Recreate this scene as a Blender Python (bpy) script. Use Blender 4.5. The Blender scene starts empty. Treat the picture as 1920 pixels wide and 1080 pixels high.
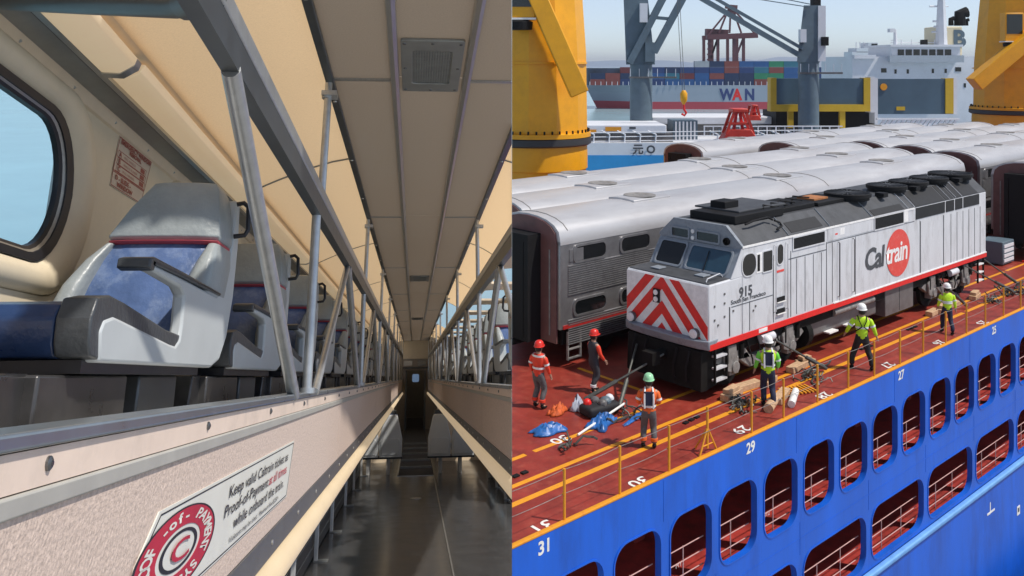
import bpy, bmesh, math, random
from math import radians, sin, cos, pi, sqrt, atan2
from mathutils import Vector, Matrix
from mathutils.geometry import tessellate_polygon
random.seed(7)
sc = bpy.context.scene
# ---------------------------------------------------------------- camera
F = 1700.0; VH = 120.0; CAMZ = 8.5
cam_d = bpy.data.cameras.new('camera'); cam = bpy.data.objects.new('camera', cam_d)
sc.collection.objects.link(cam); sc.camera = cam
cam.location = (0, 0, CAMZ); cam.rotation_euler = (pi/2, 0, 0)
cam_d.sensor_width = 36; cam_d.lens = 36*F/1920
cam_d.shift_y = (VH-540)/1920
cam_d.clip_start = 0.05; cam_d.clip_end = 20000
sc.render.resolution_x = 1024; sc.render.resolution_y = 576
# ---------------------------------------------------------------- sky, sun, exposure
SUN_EL = 58.0; SUN_V = Vector((0.95, -0.30, 0)).normalized()
wd = bpy.data.worlds.new('World'); sc.world = wd; wd.use_nodes = True
wn = wd.node_tree; bg = wn.nodes['Background']
sky = wn.nodes.new('ShaderNodeTexSky'); sky.sky_type = 'NISHITA'; sky.sun_disc = False
sky.sun_elevation = radians(SUN_EL); sky.sun_rotation = atan2(SUN_V.x, SUN_V.y)
sky.air_density = 1.0; sky.dust_density = 3.0; sky.ozone_density = 5.0; sky.altitude = 3000
hs = wn.nodes.new('ShaderNodeHueSaturation'); hs.inputs['Saturation'].default_value = .62
wn.links.new(sky.outputs[0], hs.inputs['Color']); wn.links.new(hs.outputs[0], bg.inputs[0]); bg.inputs[1].default_value = 0.125
sun_d = bpy.data.lights.new('sun', 'SUN'); sun = bpy.data.objects.new('sun', sun_d)
sc.collection.objects.link(sun); sun_d.energy = 3.6; sun_d.angle = radians(2.0); sun_d.color = (1.0, 0.94, 0.86)
sdir = Vector((SUN_V.x*cos(radians(SUN_EL)), SUN_V.y*cos(radians(SUN_EL)), sin(radians(SUN_EL))))
sun.rotation_euler = sdir.to_track_quat('Z', 'Y').to_euler()
sc.view_settings.view_transform = 'Standard'; sc.view_settings.look = 'None'
sc.cycles.max_bounces = 7; sc.cycles.diffuse_bounces = 4; sc.cycles.glossy_bounces = 3; sc.cycles.transmission_bounces = 4
sc.view_settings.exposure = 0.25; sc.view_settings.gamma = 1.0
# ---------------------------------------------------------------- frames
Avec = Vector((1940.0, 1700.0, 0)).normalized(); Bvec = Vector((-Avec.y, Avec.x, 0))
ORG = Vector((4.9407, 22.7435, 0))
SHIP = Matrix.Translation(ORG) @ Matrix.Rotation(atan2(Avec.y, Avec.x), 4, 'Z')      # x along the loco, y to the far rows, z up from deck
def pray(u, v): return Vector(((u-960)/F, 1, -(v-VH)/F))
def W(u, v, y): return Vector((0, 0, CAMZ)) + pray(u, v)*y                            # pixel at a chosen distance
cd = pray(776, 708).normalized()
cr = Vector((1, 0, -.019)); cr.y = -(cr.x*cd.x+cr.z*cd.z)/cd.y; cr.normalize()
cn = cr.cross(cd)
CAR = Matrix(((cr.x, cd.x, cn.x, 0), (cr.y, cd.y, cn.y, 0), (cr.z, cd.z, cn.z, CAMZ), (0, 0, 0, 1)))  # x across, y along, z up inside the coach
WORLD = Matrix.Identity(4)
# ---------------------------------------------------------------- materials
MATS = {}
def mat(name, col, rough=.6, metal=0.0, var=.12, scale=6.0, bump=0.0, bscale=40.0, spec=.5, dirt=None, damt=.5, dscale=1.5, stretch=(1, 1, 1), coat=0.0, rvar=.1):
    if name in MATS: return MATS[name]
    m = bpy.data.materials.new(name); m.use_nodes = True
    nt = m.node_tree; b = nt.nodes['Principled BSDF']; N = nt.nodes.new; Lk = nt.links.new
    b.inputs['Roughness'].default_value = rough; b.inputs['Metallic'].default_value = metal
    b.inputs['Specular IOR Level'].default_value = spec
    if coat: b.inputs['Coat Weight'].default_value = coat
    tc = N('ShaderNodeTexCoord'); mp = N('ShaderNodeMapping'); mp.inputs['Scale'].default_value = stretch
    Lk(tc.outputs['Object'], mp.inputs[0])
    n1 = N('ShaderNodeTexNoise'); n1.inputs['Scale'].default_value = scale; n1.inputs['Detail'].default_value = 6; n1.inputs['Roughness'].default_value = .65
    Lk(mp.outputs[0], n1.inputs['Vector'])
    r = N('ShaderNodeValToRGB'); r.color_ramp.elements[0].position = .3; r.color_ramp.elements[1].position = .7
    c = Vector(col)
    r.color_ramp.elements[0].color = (*[max(0, k*(1-var)) for k in c], 1); r.color_ramp.elements[1].color = (*[min(1, k*(1+var)) for k in c], 1)
    Lk(n1.outputs['Fac'], r.inputs[0]); out = r.outputs[0]
    if dirt is not None:
        n2 = N('ShaderNodeTexNoise'); n2.inputs['Scale'].default_value = dscale; n2.inputs['Detail'].default_value = 9; n2.inputs['Roughness'].default_value = .72
        Lk(mp.outputs[0], n2.inputs['Vector'])
        rr = N('ShaderNodeValToRGB'); rr.color_ramp.elements[0].position = .5; rr.color_ramp.elements[1].position = .72
        rr.color_ramp.elements[0].color = (0, 0, 0, 1); rr.color_ramp.elements[1].color = (damt, damt, damt, 1)
        Lk(n2.outputs['Fac'], rr.inputs[0])
        mx = N('ShaderNodeMix'); mx.data_type = 'RGBA'
        Lk(rr.outputs[0], mx.inputs[0]); Lk(out, mx.inputs[6]); mx.inputs[7].default_value = (*dirt, 1); out = mx.outputs[2]
    Lk(out, b.inputs['Base Color'])
    if rvar:
        mr = N('ShaderNodeMapRange'); mr.inputs[3].default_value = max(.02, rough-rvar); mr.inputs[4].default_value = min(1, rough+rvar)
        Lk(n1.outputs['Fac'], mr.inputs[0]); Lk(mr.outputs[0], b.inputs['Roughness'])
    if bump:
        n3 = N('ShaderNodeTexNoise'); n3.inputs['Scale'].default_value = bscale; n3.inputs['Detail'].default_value = 3
        Lk(mp.outputs[0], n3.inputs['Vector'])
        bp = N('ShaderNodeBump'); bp.inputs['Strength'].default_value = bump; bp.inputs['Distance'].default_value = .02
        Lk(n3.outputs['Fac'], bp.inputs['Height']); Lk(bp.outputs[0], b.inputs['Normal'])
    MATS[name] = m; return m
def translucent(name, col, fac, **k):          # translucency added to the ceiling lining so daylight brightens the coach
    m = mat(name, col, **k); nt = m.node_tree; b = nt.nodes['Principled BSDF']; out = nt.nodes['Material Output']
    t = nt.nodes.new('ShaderNodeBsdfTranslucent'); mx = nt.nodes.new('ShaderNodeMixShader'); mx.inputs[0].default_value = fac
    src = b.inputs['Base Color'].links[0].from_socket; nt.links.new(src, t.inputs[0])
    nt.links.new(b.outputs[0], mx.inputs[1]); nt.links.new(t.outputs[0], mx.inputs[2]); nt.links.new(mx.outputs[0], out.inputs[0])
    return m
def lamp_mat(name, col, emit, strength):
    m = mat(name, col, .45, var=.05, scale=4); b = m.node_tree.nodes['Principled BSDF']
    b.inputs['Emission Color'].default_value = (*emit, 1); b.inputs['Emission Strength'].default_value = strength
    return m
# ---------------------------------------------------------------- mesh builder
class MB:
    def __init__(s): s.v = []; s.f = []
    def add(s, vs, fs):
        o = len(s.v); s.v += [tuple(p) for p in vs]; s.f += [tuple(o+i for i in q) for q in fs]; return s
    def box(s, x0, x1, y0, y1, z0, z1):
        return s.add([(x0,y0,z0),(x1,y0,z0),(x1,y1,z0),(x0,y1,z0),(x0,y0,z1),(x1,y0,z1),(x1,y1,z1),(x0,y1,z1)],
                     [(0,3,2,1),(4,5,6,7),(0,1,5,4),(1,2,6,5),(2,3,7,6),(3,0,4,7)])
    def bar(s, p0, p1, w, h, up=(0, 0, 1)):
        p0 = Vector(p0); p1 = Vector(p1); d = (p1-p0).normalized(); x = d.cross(Vector(up))
        if x.length < 1e-4: x = d.cross(Vector((1, 0, 0)))
        x.normalize(); y = x.cross(d); vs = []
        for p in (p0, p1):
            for a, b in ((-1,-1),(1,-1),(1,1),(-1,1)): vs.append(p+x*a*w/2+y*b*h/2)
        return s.add(vs, [(0,1,2,3),(7,6,5,4),(0,4,5,1),(1,5,6,2),(2,6,7,3),(3,7,4,0)])
    def cyl(s, p0, p1, r0, r1=None, n=12, caps=True):
        r1 = r0 if r1 is None else r1; p0 = Vector(p0); p1 = Vector(p1); d = (p1-p0).normalized()
        x = d.cross(Vector((0, 0, 1)))
        if x.length < 1e-3: x = Vector((1, 0, 0))
        x.normalize(); y = d.cross(x); vs = []
        for p, r in ((p0, r0), (p1, r1)):
            for k in range(n): a = 2*pi*k/n; vs.append(p+x*cos(a)*r+y*sin(a)*r)
        fs = [(k, (k+1) % n, n+(k+1) % n, n+k) for k in range(n)]
        if caps: fs += [tuple(range(n-1, -1, -1)), tuple(range(n, 2*n))]
        return s.add(vs, fs)
    def tube(s, pts, r, n=8, radii=None):
        P = [Vector(p) for p in pts]; x = None; vs = []; m = len(P)
        for i, p in enumerate(P):
            t = (P[min(i+1, m-1)]-P[max(i-1, 0)]).normalized()
            if x is None:
                x = t.cross(Vector((0, 0, 1)))
                if x.length < 1e-3: x = t.cross(Vector((1, 0, 0)))
            x = (x-t*x.dot(t)).normalized(); y = t.cross(x); rr = radii[i] if radii else r
            for k in range(n): a = 2*pi*k/n; vs.append(p+x*cos(a)*rr+y*sin(a)*rr)
        fs = [(i*n+k, i*n+(k+1) % n, (i+1)*n+(k+1) % n, (i+1)*n+k) for i in range(m-1) for k in range(n)]
        fs += [tuple(range(n-1, -1, -1)), tuple(range((m-1)*n, m*n))]
        return s.add(vs, fs)
    def loft(s, rings, caps=True, closed=True):
        n = len(rings[0]); vs = [p for r in rings for p in r]; m = len(rings)
        fs = [(i*n+k, i*n+(k+1) % n, (i+1)*n+(k+1) % n, (i+1)*n+k) for i in range(m-1) for k in range(n if closed else n-1)]
        if caps: fs += [tuple(range(n-1, -1, -1)), tuple(range((m-1)*n, m*n))]
        return s.add(vs, fs)
    def lathe(s, prof, n=24, c=(0, 0, 0)):
        return s.loft([[(c[0]+r*cos(2*pi*k/n), c[1]+r*sin(2*pi*k/n), c[2]+z) for k in range(n)] for r, z in prof])
    def prism(s, poly, ax, lo, hi):
        def P(q, t): return (t, q[0], q[1]) if ax == 'x' else ((q[0], t, q[1]) if ax == 'y' else (q[0], q[1], t))
        return s.plate(poly, [], lambda p, t: P(p, lo if t else hi), )
    def plate(s, outer, holes, fn):          # fn(p2d, back?) -> 3d ; solid plate with holes
        loops = [outer]+holes; flat = [p for l in loops for p in l]; n = len(flat)
        tri = tessellate_polygon([[Vector((p[0], p[1], 0)) for p in l] for l in loops])
        vs = [fn(p, 0) for p in flat]+[fn(p, 1) for p in flat]
        fs = [tuple(t) for t in tri]+[tuple(n+i for i in reversed(t)) for t in tri]; o = 0
        for l in loops:
            k = len(l)
            for i in range(k): a = o+i; b = o+(i+1) % k; fs.append((a, b, n+b, n+a))
            o += k
        return s.add(vs, fs)
    def build(s, name, m, parent=None, smooth=True, bevel=0.0, seg=2, ang=35, frame=None, side=None, recalc=True):
        me = bpy.data.meshes.new(name); me.from_pydata(s.v, [], s.f)
        if recalc:
            bm = bmesh.new(); bm.from_mesh(me); bmesh.ops.recalc_face_normals(bm, faces=bm.faces); bm.to_mesh(me); bm.free()
        return link(name, me, m, parent, smooth, bevel, seg, ang, frame)
def link(name, me, m, parent=None, smooth=True, bevel=0.0, seg=2, ang=35, frame=None):
    if not me.materials:
        for k in (m if isinstance(m, (list, tuple)) else [m]): me.materials.append(k)
    if smooth:
        me.polygons.foreach_set('use_smooth', [True]*len(me.polygons)); me.set_sharp_from_angle(angle=radians(ang))
    o = bpy.data.objects.new(name, me); sc.collection.objects.link(o)
    if parent is not None: o.parent = parent
    elif frame is not None: o.matrix_world = frame
    if bevel:
        b = o.modifiers.new('bevel', 'BEVEL'); b.width = bevel; b.segments = seg; b.limit_method = 'ANGLE'; b.angle_limit = radians(40); b.harden_normals = False
    return o
def T(x, y=0, z=0): return Matrix.Translation((x, y, z))
def thing(name, label, cat, frame, group=None):
    o = bpy.data.objects.new(name, None); sc.collection.objects.link(o); o.matrix_world = frame; o.empty_display_size = .2
    o['label'] = label; o['category'] = cat
    if group: o['group'] = group
    return o
def tag(o, label, cat, group=None):
    o['label'] = label; o['category'] = cat
    if group: o['group'] = group
    return o
def structure(o, kind='structure'): o['kind'] = kind; return o
def kids(o): return [c for c in bpy.data.objects if c.parent == o]
def dup(root, frame, label, parent=None):
    c = root.copy(); sc.collection.objects.link(c)
    if parent is None: c.matrix_world = frame; c['label'] = label
    else: c.parent = parent
    for ch in root.children: dup(ch, None, None, c)
    return c
def rrect(cx, cy, w, h, r, n=5):
    pts = []
    for sx, sy, a0 in ((1, 1, 0), (-1, 1, 90), (-1, -1, 180), (1, -1, 270)):
        for k in range(n+1):
            a = radians(a0+90*k/n); pts.append((cx+sx*(w/2-r)+r*cos(a), cy+sy*(h/2-r)+r*sin(a)))
    return pts
TXT = {}
def text(s, size, m, name, parent, origin, xdir, ydir, sx=1.0, bold=0.0, align='LEFT', shear=0.0, frame=None, spacing=1.0, lift=.002):
    cu = bpy.data.curves.new('t', 'FONT'); cu.body = s; cu.size = size; cu.offset = bold; cu.align_x = align; cu.shear = shear; cu.space_character = spacing
    cu.extrude = 0; cu.resolution_u = 3
    o = bpy.data.objects.new('t', cu); sc.collection.objects.link(o)
    dg = bpy.context.evaluated_depsgraph_get(); me = bpy.data.meshes.new_from_object(o.evaluated_get(dg)); bpy.data.objects.remove(o)
    me.name = name
    X = Vector(xdir).normalized(); Y = Vector(ydir).normalized(); Z = X.cross(Y)
    M = Matrix(((X.x*sx, Y.x, Z.x, origin[0]), (X.y*sx, Y.y, Z.y, origin[1]), (X.z*sx, Y.z, Z.z, origin[2]), (0, 0, 0, 1)))
    me.transform(M @ T(0, 0, lift)); me.materials.clear()
    return link(name, me, m, parent, smooth=False, frame=frame)
# ================================================================ THE COACH INTERIOR (left of the x=0 section plane)
_mark = set(bpy.data.objects)
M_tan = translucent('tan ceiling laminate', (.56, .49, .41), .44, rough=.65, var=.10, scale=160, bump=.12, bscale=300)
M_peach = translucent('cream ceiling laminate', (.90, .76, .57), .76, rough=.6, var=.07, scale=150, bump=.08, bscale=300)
M_wall = mat('cream wall moulding', (.74, .64, .47), .45, var=.06, scale=5, rvar=.08)
M_cream = mat('warm cream trim', (.76, .62, .44), .45, var=.06, scale=8)
M_pink = mat('speckled pinkish panel', (.60, .475, .40), .7, var=.22, scale=95, bump=.25, bscale=150)
M_plate = mat('pale pink plate', (.77, .62, .51), .5, var=.05, scale=9, dirt=(.40, .33, .28), damt=.35, dscale=7)
M_alu = mat('satin aluminium', (.50, .50, .48), .38, .85, var=.10, scale=14, stretch=(8, .6, 8))
M_greytrim = mat('dull grey trim', (.33, .34, .33), .45, .6, var=.12, scale=12)
M_beige = mat('beige grey strip', (.40, .385, .345), .5, var=.08, scale=10)
M_dtrim = mat('dark grey trim', (.10, .10, .10), .55, var=.15, scale=10)
M_lens = lamp_mat('cream diffuser with added glow', (.48, .39, .26), (1.0, .76, .48), .30)  # glow added to brighten the lower deck, base darkened to offset it
M_lens2 = lamp_mat('lit cove diffuser', (.76, .62, .44), (1.0, .72, .42), .25)
M_lip = mat('dark steel lip', (.30, .34, .37), .3, .7, var=.1, scale=9)
M_tube = mat('silver painted tube', (.50, .51, .51), .36, .7, var=.12, scale=22)
M_darkbeam = mat('dark steel beam', (.12, .13, .135), .42, .75, var=.15, scale=10)
M_black = mat('black rubber', (.012, .013, .018), .4, var=.2)
M_shell = mat('light grey seat shell', (.50, .53, .54), .42, var=.04, scale=8)
M_shell2 = mat('brightened grey seat shell', (.74, .77, .78), .42, var=.04, scale=8)  # lighter copy of the seat shell, makes up for the dim lower deck
M_grey = mat('grey leather', (.30, .33, .335), .36, var=.14, scale=7, bump=.12, bscale=60)
M_dgrey = mat('charcoal leather', (.05, .056, .062), .38, var=.15, scale=8, bump=.1, bscale=60)
M_blue = mat('worn blue leather with painted sheen', (.085, .14, .29), .32, var=.35, scale=5, bump=.2, bscale=26, dirt=(.36, .44, .58), damt=.6, dscale=7)  # pale wear tint also carries the bright light on the seats
M_navy = mat('navy leather', (.02, .045, .12), .3, var=.25, scale=6, bump=.12, bscale=40)
M_red = mat('red piping', (.45, .06, .08), .5)
M_ped = mat('dark stainless pedestal', (.085, .082, .08), .3, .6, var=.35, scale=5)
M_floor = mat('black glossy vinyl', (.06, .059, .058), .2, var=.2, scale=3, rvar=.1, dirt=(.05, .05, .05), damt=.5)
M_mat = mat('dark grey mat', (.035, .035, .037), .8, var=.2, scale=60)
M_white = mat('white painted metal', (.68, .68, .66), .45, var=.08, dirt=(.35, .33, .30), damt=.4, dscale=6)
M_ink = mat('black ink', (.015, .015, .015), .5)
M_redink = mat('red ink', (.45, .02, .04), .5)
M_dullred = mat('dull red ink', (.33, .07, .05), .5)
M_paper = mat('off white sign', (.70, .69, .62), .45, var=.04)
M_bolt = mat('bolt steel', (.18, .18, .18), .3, .9)
M_glass = bpy.data.materials.new('tinted window glass'); M_glass.use_nodes = True
_b = M_glass.node_tree.nodes['Principled BSDF']; _b.inputs['Transmission Weight'].default_value = 1; _b.inputs['Roughness'].default_value = 0.0
_b.inputs['IOR'].default_value = 1.02; _b.inputs['Base Color'].default_value = (.80, .97, 1.0, 1)
SA, SE, SX = -2.5, 34.0, 44.0           # rear end, bulkhead, end of next vestibule
def Lobj(b, name, m, parent=None, **k): return b.build(name, m, parent, frame=None if parent else CAR, **k)
# ---- lower floor
fl = structure(Lobj(MB().box(-1.30, 1.75, SA, SX, -1.80, -1.70), 'coach_floor', M_floor))
Lobj(MB().box(.385, .40, 4, 18.2, -1.699, -1.6945), 'floor_seam_strip', M_alu, fl)
Lobj(MB().box(-.25, .40, 18.2, SX-.1, -1.699, -1.692), 'aisle_mat', M_mat, fl)
Lobj(MB().box(-.275, -.25, 18.2, 23, -1.699, -1.690), 'mat_edge_strip', M_alu, fl)
Lobj(MB().box(-.275, .40, 18.17, 18.2, -1.699, -1.690), 'mat_edge_strip', M_alu, fl)
Lobj(MB().cyl((.06, 14.9, -1.699), (.06, 14.9, -1.694), .085, n=24), 'floor_cap', M_alu, fl)
for k in range(5): Lobj(MB().box(-.23, .38, 19.6+k*1.7, 19.66+k*1.7, -1.691, -1.655), 'step_nosing', M_greytrim, fl)
# ---- gallery decks
for sgn, a0, a1, nm in ((-1, -.41, -1.30, 'gallery_floor_left'), (1, .51, 1.75, 'gallery_floor_right')):
    lo, hi = min(a0, a1), max(a0, a1)
    g = structure(Lobj(MB().box(lo, hi, SA if sgn < 0 else 2, SE, -.40, -.13), nm, M_white))
    X = lambda p, q: (min(p*sgn, q*sgn), max(p*sgn, q*sgn))
    e = .40 if sgn < 0 else .50
    s = SA if sgn < 0 else 2.0; k = 0
    seams = [-2.5, .2, 5.35, 10.5, 15.6, 20.8, 26, 34] if sgn < 0 else [2, 7.1, 12.3, 17.5, 22.7, 28, 34]
    for s0, s1 in zip(seams[:-1], seams[1:]):
        Lobj(MB().box(*X(e, e+.02), s0+.008, s1-.008, -.405, -.128), 'fascia_panel', M_pink, g)
    Lobj(MB().box(*X(e-.006, e+.016), s, SE, -.128, -.106), 'fascia_strip', M_beige, g, bevel=.003)
    Lobj(MB().box(*X(e-.002, e+.02), s, SE, -.1045, -.066), 'edge_plate', M_plate, g)
    Lobj(MB().box(*X(e-.01, e+.06), s, SE, -.064, -.046), 'edge_lip', M_lip, g, bevel=.004)
    Lobj(MB().box(*X(e-.004, e+.025), s, SE, -.475, -.407), 'lower_trim', M_dtrim, g)
    Lobj(MB().tube([((e+.005)*sgn, s, -.525), ((e+.005)*sgn, SE, -.525)], .044, 16), 'rounded_light_cover', M_lens, g)
    q = s+.35
    while q < 30:
        if q > .4:
            Lobj(MB().lathe([(.008, 0), (.008, .003), (.005, .005), (.001, .0055)], 10).cyl((0,0,0),(0,0,.006),.003, n=6), 'screw', M_bolt, g).matrix_local = Matrix.Translation(((e-.002)*sgn, q, -.083)) @ Matrix.Rotation(-sgn*pi/2, 4, 'Y')
        q += .82
    q = s+.5
    while q < 22:
        Lobj(MB().cyl(((e-.008)*sgn, q, -.44), ((e)*sgn, q, -.44), .007, n=8), 'rivet', M_alu, g); q += .62
# ---- fascia sign on the left gallery panel
sg = thing('payment_sign', 'white ticket payment notice with round red emblem on the left gallery panel', 'sign', CAR @ T(-.40, 1.5, -.34))
pl = [(-.06, .0), (-.0, -.012), (1.74, -.012), (1.86, .145), (.14, .145), (.03, .085)]
MB().plate(pl, [], lambda p, t: (.0005 if t else .003, p[0], p[1])).build('sign_plate', M_paper, sg, smooth=False)
def lineloop(pts, w, m, par, off=.0036, nm='border_line', ax='L'):
    b = MB()
    for p, q in zip(pts, pts[1:]+pts[:1]): b.bar((off, p[0], p[1]), (off, q[0], q[1]), w, .0006, up=(1, 0, 0))
    return b.build(nm, m, par, smooth=False)
lineloop([(x*.985+.012, y*.93+.004) for x, y in pl], .0022, M_ink, sg)
EC, ER, EZ = (.30, .066), .285, .0635            # emblem centre, half-length, half-height (painted long so that it reads from the aisle)
def ering(r0, r1, m, off, nm, n=48):
    o_ = [(EC[0]+ER*r1*cos(2*pi*k/n), EC[1]+EZ*r1*sin(2*pi*k/n)) for k in range(n)]
    h_ = [[(EC[0]+ER*r0*cos(2*pi*k/n), EC[1]+EZ*r0*sin(2*pi*k/n)) for k in range(n)]] if r0 else []
    MB().plate(o_, h_, lambda p, t: (off-.001 if t else off, p[0], p[1])).build(nm, m, sg, smooth=False)
ering(.56, 1.0, M_redink, .0042, 'emblem_ring'); ering(.985, 1.02, M_ink, .0046, 'emblem_outline'); ering(.40, .47, M_ink, .0042, 'emblem_inner_ring')
text('C', .046, M_redink, 'emblem_letter', sg, (.0042, EC[0]-.072, EC[1]-.016), (0, 1, 0), (0, 0, 1), sx=4.4, bold=.0006)
for i, ch in enumerate('PROOF -of- PAYMENT SYSTEM '):
    if ch == ' ': continue
    a = radians(205-i*360/26); 
    px, pz = EC[0]+ER*.68*cos(a), EC[1]+EZ*.68*sin(a)
    tx = Vector((0, ER*sin(a), -EZ*cos(a))); ux = Vector((0, ER*cos(a), EZ*sin(a)))
    k = ER/EZ; lx = Vector((0, sin(a)*k, -cos(a))); ly = Vector((0, cos(a)*k, sin(a)))
    cu = text(ch, .021, M_paper, 'emblem_character', sg, (0, 0, 0), (0, 1, 0), (0, 0, 1), bold=.0006, align='CENTER', lift=0)
    cu.data.transform(Matrix(((1, 0, 0, .0048), (0, lx.y, ly.y, px), (0, lx.z, ly.z, pz), (0, 0, 0, 1))))
for s_, x_, z_, sz, mm, sx in (('Keep valid Caltrain ticket as', .72, .098, .034, M_ink, 2.55), ('Proof-of-Payment ', .68, .063, .034, M_ink, 2.55), ('at all times', 1.315, .063, .034, M_redink, 2.5),
                     ('while onboard the train.', .80, .028, .034, M_ink, 2.5), ('Violators may be cited.  Maximum fine $250+.', .76, .004, .016, M_ink, 2.6)):
    text(s_, sz, mm, 'sign_text', sg, (.0034, x_, z_), (0, 1, 0), (0, 0, 1), sx=sx, bold=.0002 if sz > .02 else 0, shear=.15)
# ---- left side wall with windows
wl = structure(bpy.data.objects.new('side_wall_left', None)); sc.collection.objects.link(wl); wl.matrix_world = CAR
def rr_a(cx, cz, w, h, r, a, n=8): return [(a, p[0], p[1]) for p in rrect(cx, cz, w, h, r, n)]
WINS = [2.42+3.0*k for k in range(-1, 10)]
for i, c in enumerate(WINS):
    s0, s1 = c-1.5, c+1.5; w, h, z = 1.52, .42, .615
    hole = rrect(c, z, w+.58, h+.28, .33, 8)
    MB().plate([(s0, .20), (s1, .20), (s1, .985), (s0, .985)], [hole], lambda p, t: (-1.23 if t else -1.20, p[0], p[1])).build('wall_panel', M_wall, wl)
    wi = thing('coach_window', ('sunlit rounded coach window beside the nearest upper seat' if i == 1 else 'upper coach window %s along the left wall' % ['behind the camera', '', 'beside the second upper seat', 'beside the third seat group', 'beside the fifth seat', 'beside the sixth seat', 'beside the eighth seat', 'beside the ninth seat', 'far along the gallery', 'near the end wall', 'last before the end wall'][i]), 'window', CAR @ T(-1.2, c, z), group='windows of the left gallery')
    rings = []
    for dw, dh, r, a in ((.58, .28, .33, -.015), (.56, .265, .325, .012), (.48, .22, .31, .030), (.36, .16, .29, .032), (.26, .11, .275, .018), (.185, .085, .262, -.008)):
        rings.append(rr_a(0, 0, w+dw, h+dh, r, a))
    MB().loft(rings, caps=False).build('moulded_surround', M_wall, wi, ang=60)
    MB().loft([rr_a(0, 0, w+.19, h+.09, .265, -.014), rr_a(0, 0, w+.185, h+.085, .262, .006), rr_a(0, 0, w+.075, h+.035, .232, .003), rr_a(0, 0, w+.07, h+.03, .23, -.02)], caps=False).build('rubber_gasket', M_black, wi, ang=50)
    MB().loft([rr_a(0, 0, w+.075, h+.036, .232, -.002), rr_a(0, 0, w+.035, h+.017, .22, -.008)], caps=False).build('silver_bead', M_alu, wi, ang=50)
    MB().loft([rr_a(0, 0, w+.04, h+.02, .222, -.007), rr_a(0, 0, w+.0, h+.0, .21, -.012), rr_a(0, 0, w-.004, h-.004, .208, -.03)], caps=False).build('inner_gasket', M_black, wi, ang=50)
    MB().plate(rrect(0, 0, w+.02, h+.02, .21, 8), [], lambda p, t: (-.026 if t else -.021, p[0], p[1])).build('pane', M_glass, wi, smooth=False)
MB().box(-1.24, -1.185, SA, SE, .152, .20).build('wall_sill_strip', M_lip, wl, bevel=.004)
MB().box(-1.26, -1.21, SA, SE, -.13, .152).build('lower_wall_lining', M_pink, wl)
MB().prism([(-1.215, .93), (-1.19, .945), (-1.175, .985), (-1.20, .985)], 'y', SA, SE).build('rivet_strip', M_cream, wl)
q = 2.2
while q < 14: MB().cyl((-1.18, q, .967), (-1.192, q, .96), .006, n=8).build('rivet', M_alu, wl); q += .46
MB().prism([(-1.20, .985), (-1.175, .985), (-1.105, 1.0), (-1.095, 1.02), (-1.13, 1.03), (-1.20, 1.03)], 'y', SA, SE).build('cove_strip', M_greytrim, wl, ang=20)
MB().prism([(-1.10, 1.0), (-1.085, .985), (-1.065, .988), (-1.07, 1.03), (-1.10, 1.03)], 'y', SA, SE).build('cove_bead', M_alu, wl)
# light fixtures along the cove
fxp = [(-1.065, .99), (-1.06, .982), (-1.0, .98), (-.955, 1.01), (-.948, 1.035), (-1.065, 1.05)]
for k, (s0, s1) in enumerate([(-1.5, 3.03), (3.10, 8.6), (8.67, 14.2), (14.3, 20), (20.1, 26), (26.1, 33.5)]):
    t_ = thing('ceiling_light_cover', ['cream light housing at the top left, nearest the camera', 'cream light cover running above the second and third seats', 'cream light cover above the fourth to seventh seats', 'cream light cover midway along the left cove', 'cream light cover in the far left cove', 'last cream light cover by the end wall'][k], 'light cover', CAR @ T(0, s0, 0), group='cove light covers')
    pp = fxp if k == 0 else [(-1.065, 1.0), (-1.0, .998), (-.96, 1.015), (-.95, 1.045), (-1.065, 1.05)]
    MB().prism(pp, 'y', 0, s1-s0).build('cover', M_lens2, t_, ang=50, bevel=.004)
    MB().prism([(x*1.0, z-.004) for x, z in pp], 'y', s1-s0-.03, s1-s0+.02).build('end_band', M_alu, t_, ang=50)
# outer skin so that the coach is closed outside
MB().box(-1.40, -1.34, SA, SX, -1.82, -1.1).build('outer_skin', M_white, wl)
MB().box(-1.40, -1.34, SA, SX, -.5, -.1).build('outer_skin', M_white, wl)
MB().box(-1.40, -1.34, 1.5, SE, 1.0, 1.30).build('outer_skin', M_white, wl)
MB().box(-1.40, -1.34, SA, SE, -.1, .22).build('outer_skin', M_white, wl)
for c in WINS: MB().box(-1.34, -1.24, c+1.02, c+1.98, .22, 1.0).build('window_post', M_white, wl)
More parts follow.
